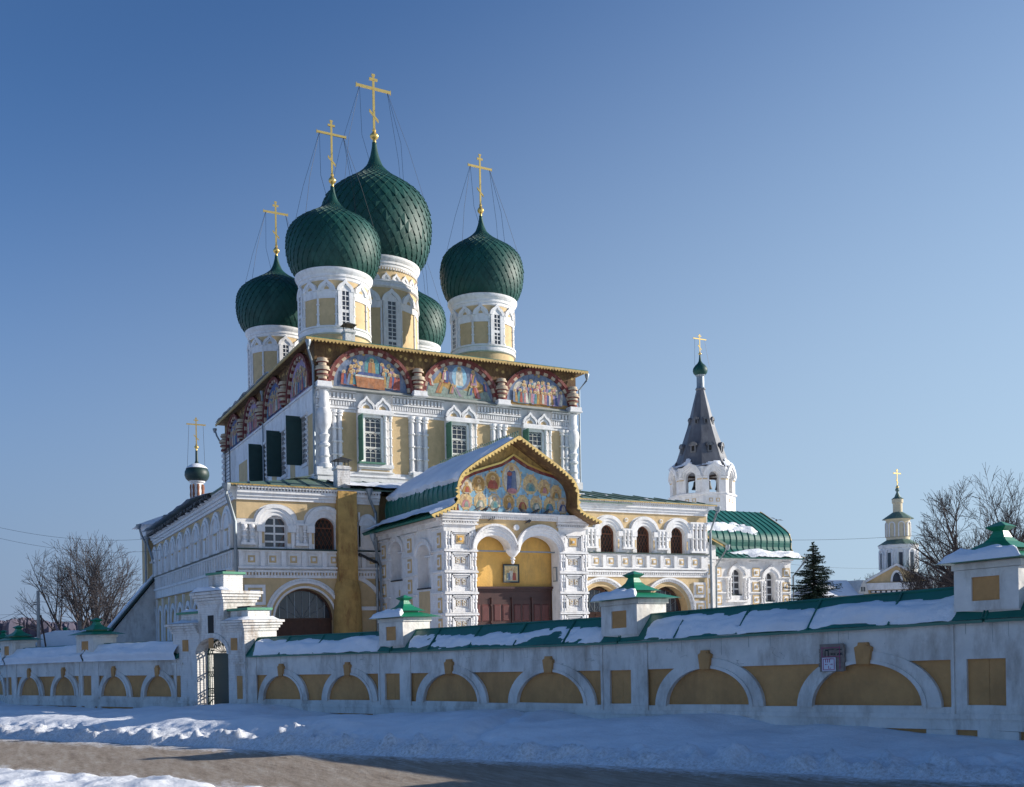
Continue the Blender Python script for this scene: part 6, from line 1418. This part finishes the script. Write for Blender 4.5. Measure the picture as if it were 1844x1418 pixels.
# ------------------------------------------------------------------ UTILITY POLE, WIRES
p = onD(70, 1150, 60); ux, uy = p[0], p[1]; ztp = zat(ux, uy, 1064)
up = thing('utility_pole', 'concrete utility pole with a braced foot and a small lamp at left', 'pole', (ux, uy, -3.6))
mb = MB(WZ); mb.lathe(ux, uy, [(.13, -3.8), (.09, ztp)], 8, 0); mb.build('pole_shaft', m_conc, up)
mb = MB(); rx, ry = Rv[0], Rv[1]; mb.tube([(ux+rx*.15, uy+ry*.15, zat(ux, uy, 1108)), (ux+rx*.8, uy+ry*.8, -3.6)], .05, 5); mb.build('brace', m_dbrown, up)
mb = MB(); mb.tube([(ux, uy, ztp-.15), (ux+rx*.12, uy+ry*.12, ztp+.1), (ux+rx*.3, uy+ry*.3, ztp+.16)], .03, 5); mb.tube([(ux+rx*.22, uy+ry*.22, ztp+.17), (ux+rx*.48, uy+ry*.48, ztp+.14)], .07, 6); mb.build('lamp_head', m_conc, up)
mb = MB(); 
for d in (-.35, .12): mb.tube([(ux-rx*.3+0, uy-ry*.3, ztp-.75+d*.3), (ux+rx*.1, uy+ry*.1, ztp-.75+d*.3)], .025, 4)
mb.build('insulator_arm', m_dark, up)
def wire(a, b, sag, label, r=.008):
    a, b = Vector(a), Vector(b); pts = [tuple(a+(b-a)*i/24-Vector((0, 0, sag*4*(i/24)*(1-i/24)))) for i in range(25)]
    mb = MB(); mb.tube(pts, r, 4); tag(mb.build('power_line', m_dark), label, 'wire', 'power lines')
arm = (ux-rx*.3, uy-ry*.3, ztp-.85)
wire(arm, onD(-30, 1138, 45), .15, 'lower wire running left from the utility pole')
wire((arm[0], arm[1], arm[2]+.15), onD(-30, 1124, 45), .15, 'upper wire running left from the utility pole')
wire(onD(-20, 946, 60), (GX0-.5, GY0+20, 6.3), .5, 'upper wire crossing the sky from the left edge to the gallery')
wire(onD(-20, 965, 62), (GX0-.4, GY0+22, 5.6), .5, 'lower wire crossing the sky from the left edge to the gallery')
wire(onD(-20, 1108, 70), (GX0-.4, GY1, 2.2), .2, 'low wire behind the left tree')
wire((AX1+.2, AY0+3, 6.0), onD(1800, 948, 75), .35, 'wire from the side porch past the far church', .011)
wire((AX1+.2, AY0+3, 4.4), onD(1620, 1022, 110), .3, 'wire above the spruce to the far church', .009)
# ------------------------------------------------------------------ ICON, PLAQUE, BIRDS
ic = thing('framed_icon', 'dark framed painted icon hanging above the brown doors of the porch', 'icon', (21.4, 41.0, 1.9))
Yi = BW-.1; c0, c1_ = onY(905, 1016, Yi), onY(934, 1016, Yi); zb_ = onY(920, 1050, Yi)[2]; zt_ = c0[2]
mb = MB(FRONT(Yi))
for a, b, cc, d in ((c0[0], c1_[0], zt_-.06, zt_), (c0[0], c1_[0], zb_, zb_+.06), (c0[0], c0[0]+.05, zb_+.06, zt_-.06), (c1_[0]-.05, c1_[0], zb_+.06, zt_-.06)): mb.box(a, b, cc, d, 0, .06)
mb.build('frame', m_dark, ic)
mb = MB(FRONT(Yi)); mb.box(c0[0]+.05, c1_[0]-.05, zb_+.06, zt_-.06, 0, .03, SG); cm_ = (c0[0]+c1_[0])/2; mb.box(c0[0]+.09, c1_[0]-.09, zb_+.1, zt_-.1, .031, .034, HA)
figure(mb, cm_, zb_+.14, .55, .036, rng, PA, PA); figure(mb, cm_+.16, zb_+.12, .45, .05, rng, RD, RD); figure(mb, cm_-.16, zb_+.12, .45, .05, rng, SG, BL)
mb.build('painting', FPM, ic, smooth=0)
pq = thing('wall_plaque', 'narrow grey plaque on the inner side of the right porch pillar', 'plaque', (23.75, 40.35, 2.0))
mb = MB(LEFT(23.78)); mb.box(40.15, 40.5, 2.05, 2.75, .0, .05); mb.build('board', m_pipe, pq); mb = MB(LEFT(23.78)); mb.box(40.19, 40.46, 2.1, 2.7, .05, .055); mb.build('panel', m_wbal, pq)
def pigeon_mesh():
    mb = MB(); 
    pts = [(-.20, 0, -.02), (-.10, 0, .03), (0, 0, .07), (.07, 0, .10), (.11, 0, .16), (.13, 0, .20), (.17, 0, .20), (.20, 0, .19)]
    mb.tube(pts, [.015, .045, .075, .065, .04, .035, .03, .005], 8)
    mb.add([(-.32, -.04, -.05), (-.32, .04, -.05), (-.12, .03, .04), (-.12, -.03, .04)], [(0, 1, 2, 3)])
    for s_ in (-1, 1): mb.add([(-.24, s_*.03, .0), (.05, s_*.075, .10), (.05, s_*.07, .02), (-.1, s_*.07, -.01)], [(0, 1, 2, 3)]); mb.tube([(0, s_*.03, .02), (.01, s_*.03, -.07)], .008, 3)
    return mb
m_pig = mat('pigeon_grey', (.06, .06, .07), .7, .3, 12)
proto = pigeon_mesh().build('pigeon', m_pig, smooth=60)
spots = [(860, 'leftmost pigeon on the ledge under the painted gable'), (874, 'second pigeon from the left on the ledge under the gable'), (893, 'third pigeon from the left on the ledge under the gable'), (914, 'fourth pigeon from the left on the ledge, left of the centre'), (942, 'small pigeon right of the centre of the ledge under the gable'), (964, 'pigeon second from the right on the gable ledge'), (984, 'rightmost pigeon on the gable ledge')]
first = True
for i, (px, lab) in enumerate(spots):
    o = proto if first else proto.copy()
    if not first: COL.objects.link(o)
    first = False
    x, y, z = onY(px, 918, PY0-.22); o.location = (x, PY0-.22, 5.255); o.rotation_euler = (0, .1, [.2, -.3, .1, .3, 2.8, -.2, .3][i]); o.scale = (.95, .95, .95); tag(o, lab, 'pigeon', 'pigeons on the porch')
for (px, py, lab) in ((887, 936, 'pigeon perched on top of the left porch arch'), (953, 941, 'pigeon perched on top of the right porch arch')):
    o = proto.copy(); COL.objects.link(o); x, y, z = onY(px, py, PY0-.1); o.location = (x, y, z+.0); o.rotation_euler = (0, -.1, .3); o.scale = (1.0,)*3; tag(o, lab, 'pigeon', 'pigeons on the porch')
mb = MB(); mb.tube([(-.18, 0, 0), (-.05, 0, .03), (.08, 0, .02), (.16, 0, .02)], [.02, .06, .05, .01], 7)
for s_ in (-1, 1): mb.add([(-.08, 0, .03), (.07, 0, .03), (.05, s_*.22, .16), (-.05, s_*.42, .10)], [(0, 1, 2, 3)])
fb = mb.build('flying_bird', m_pig, smooth=0); fb.location = Vector(onD(1398, 938, 62)); fb.rotation_euler = (.3, .2, .9); tag(fb, 'small bird in flight right of the side porch roof', 'bird')
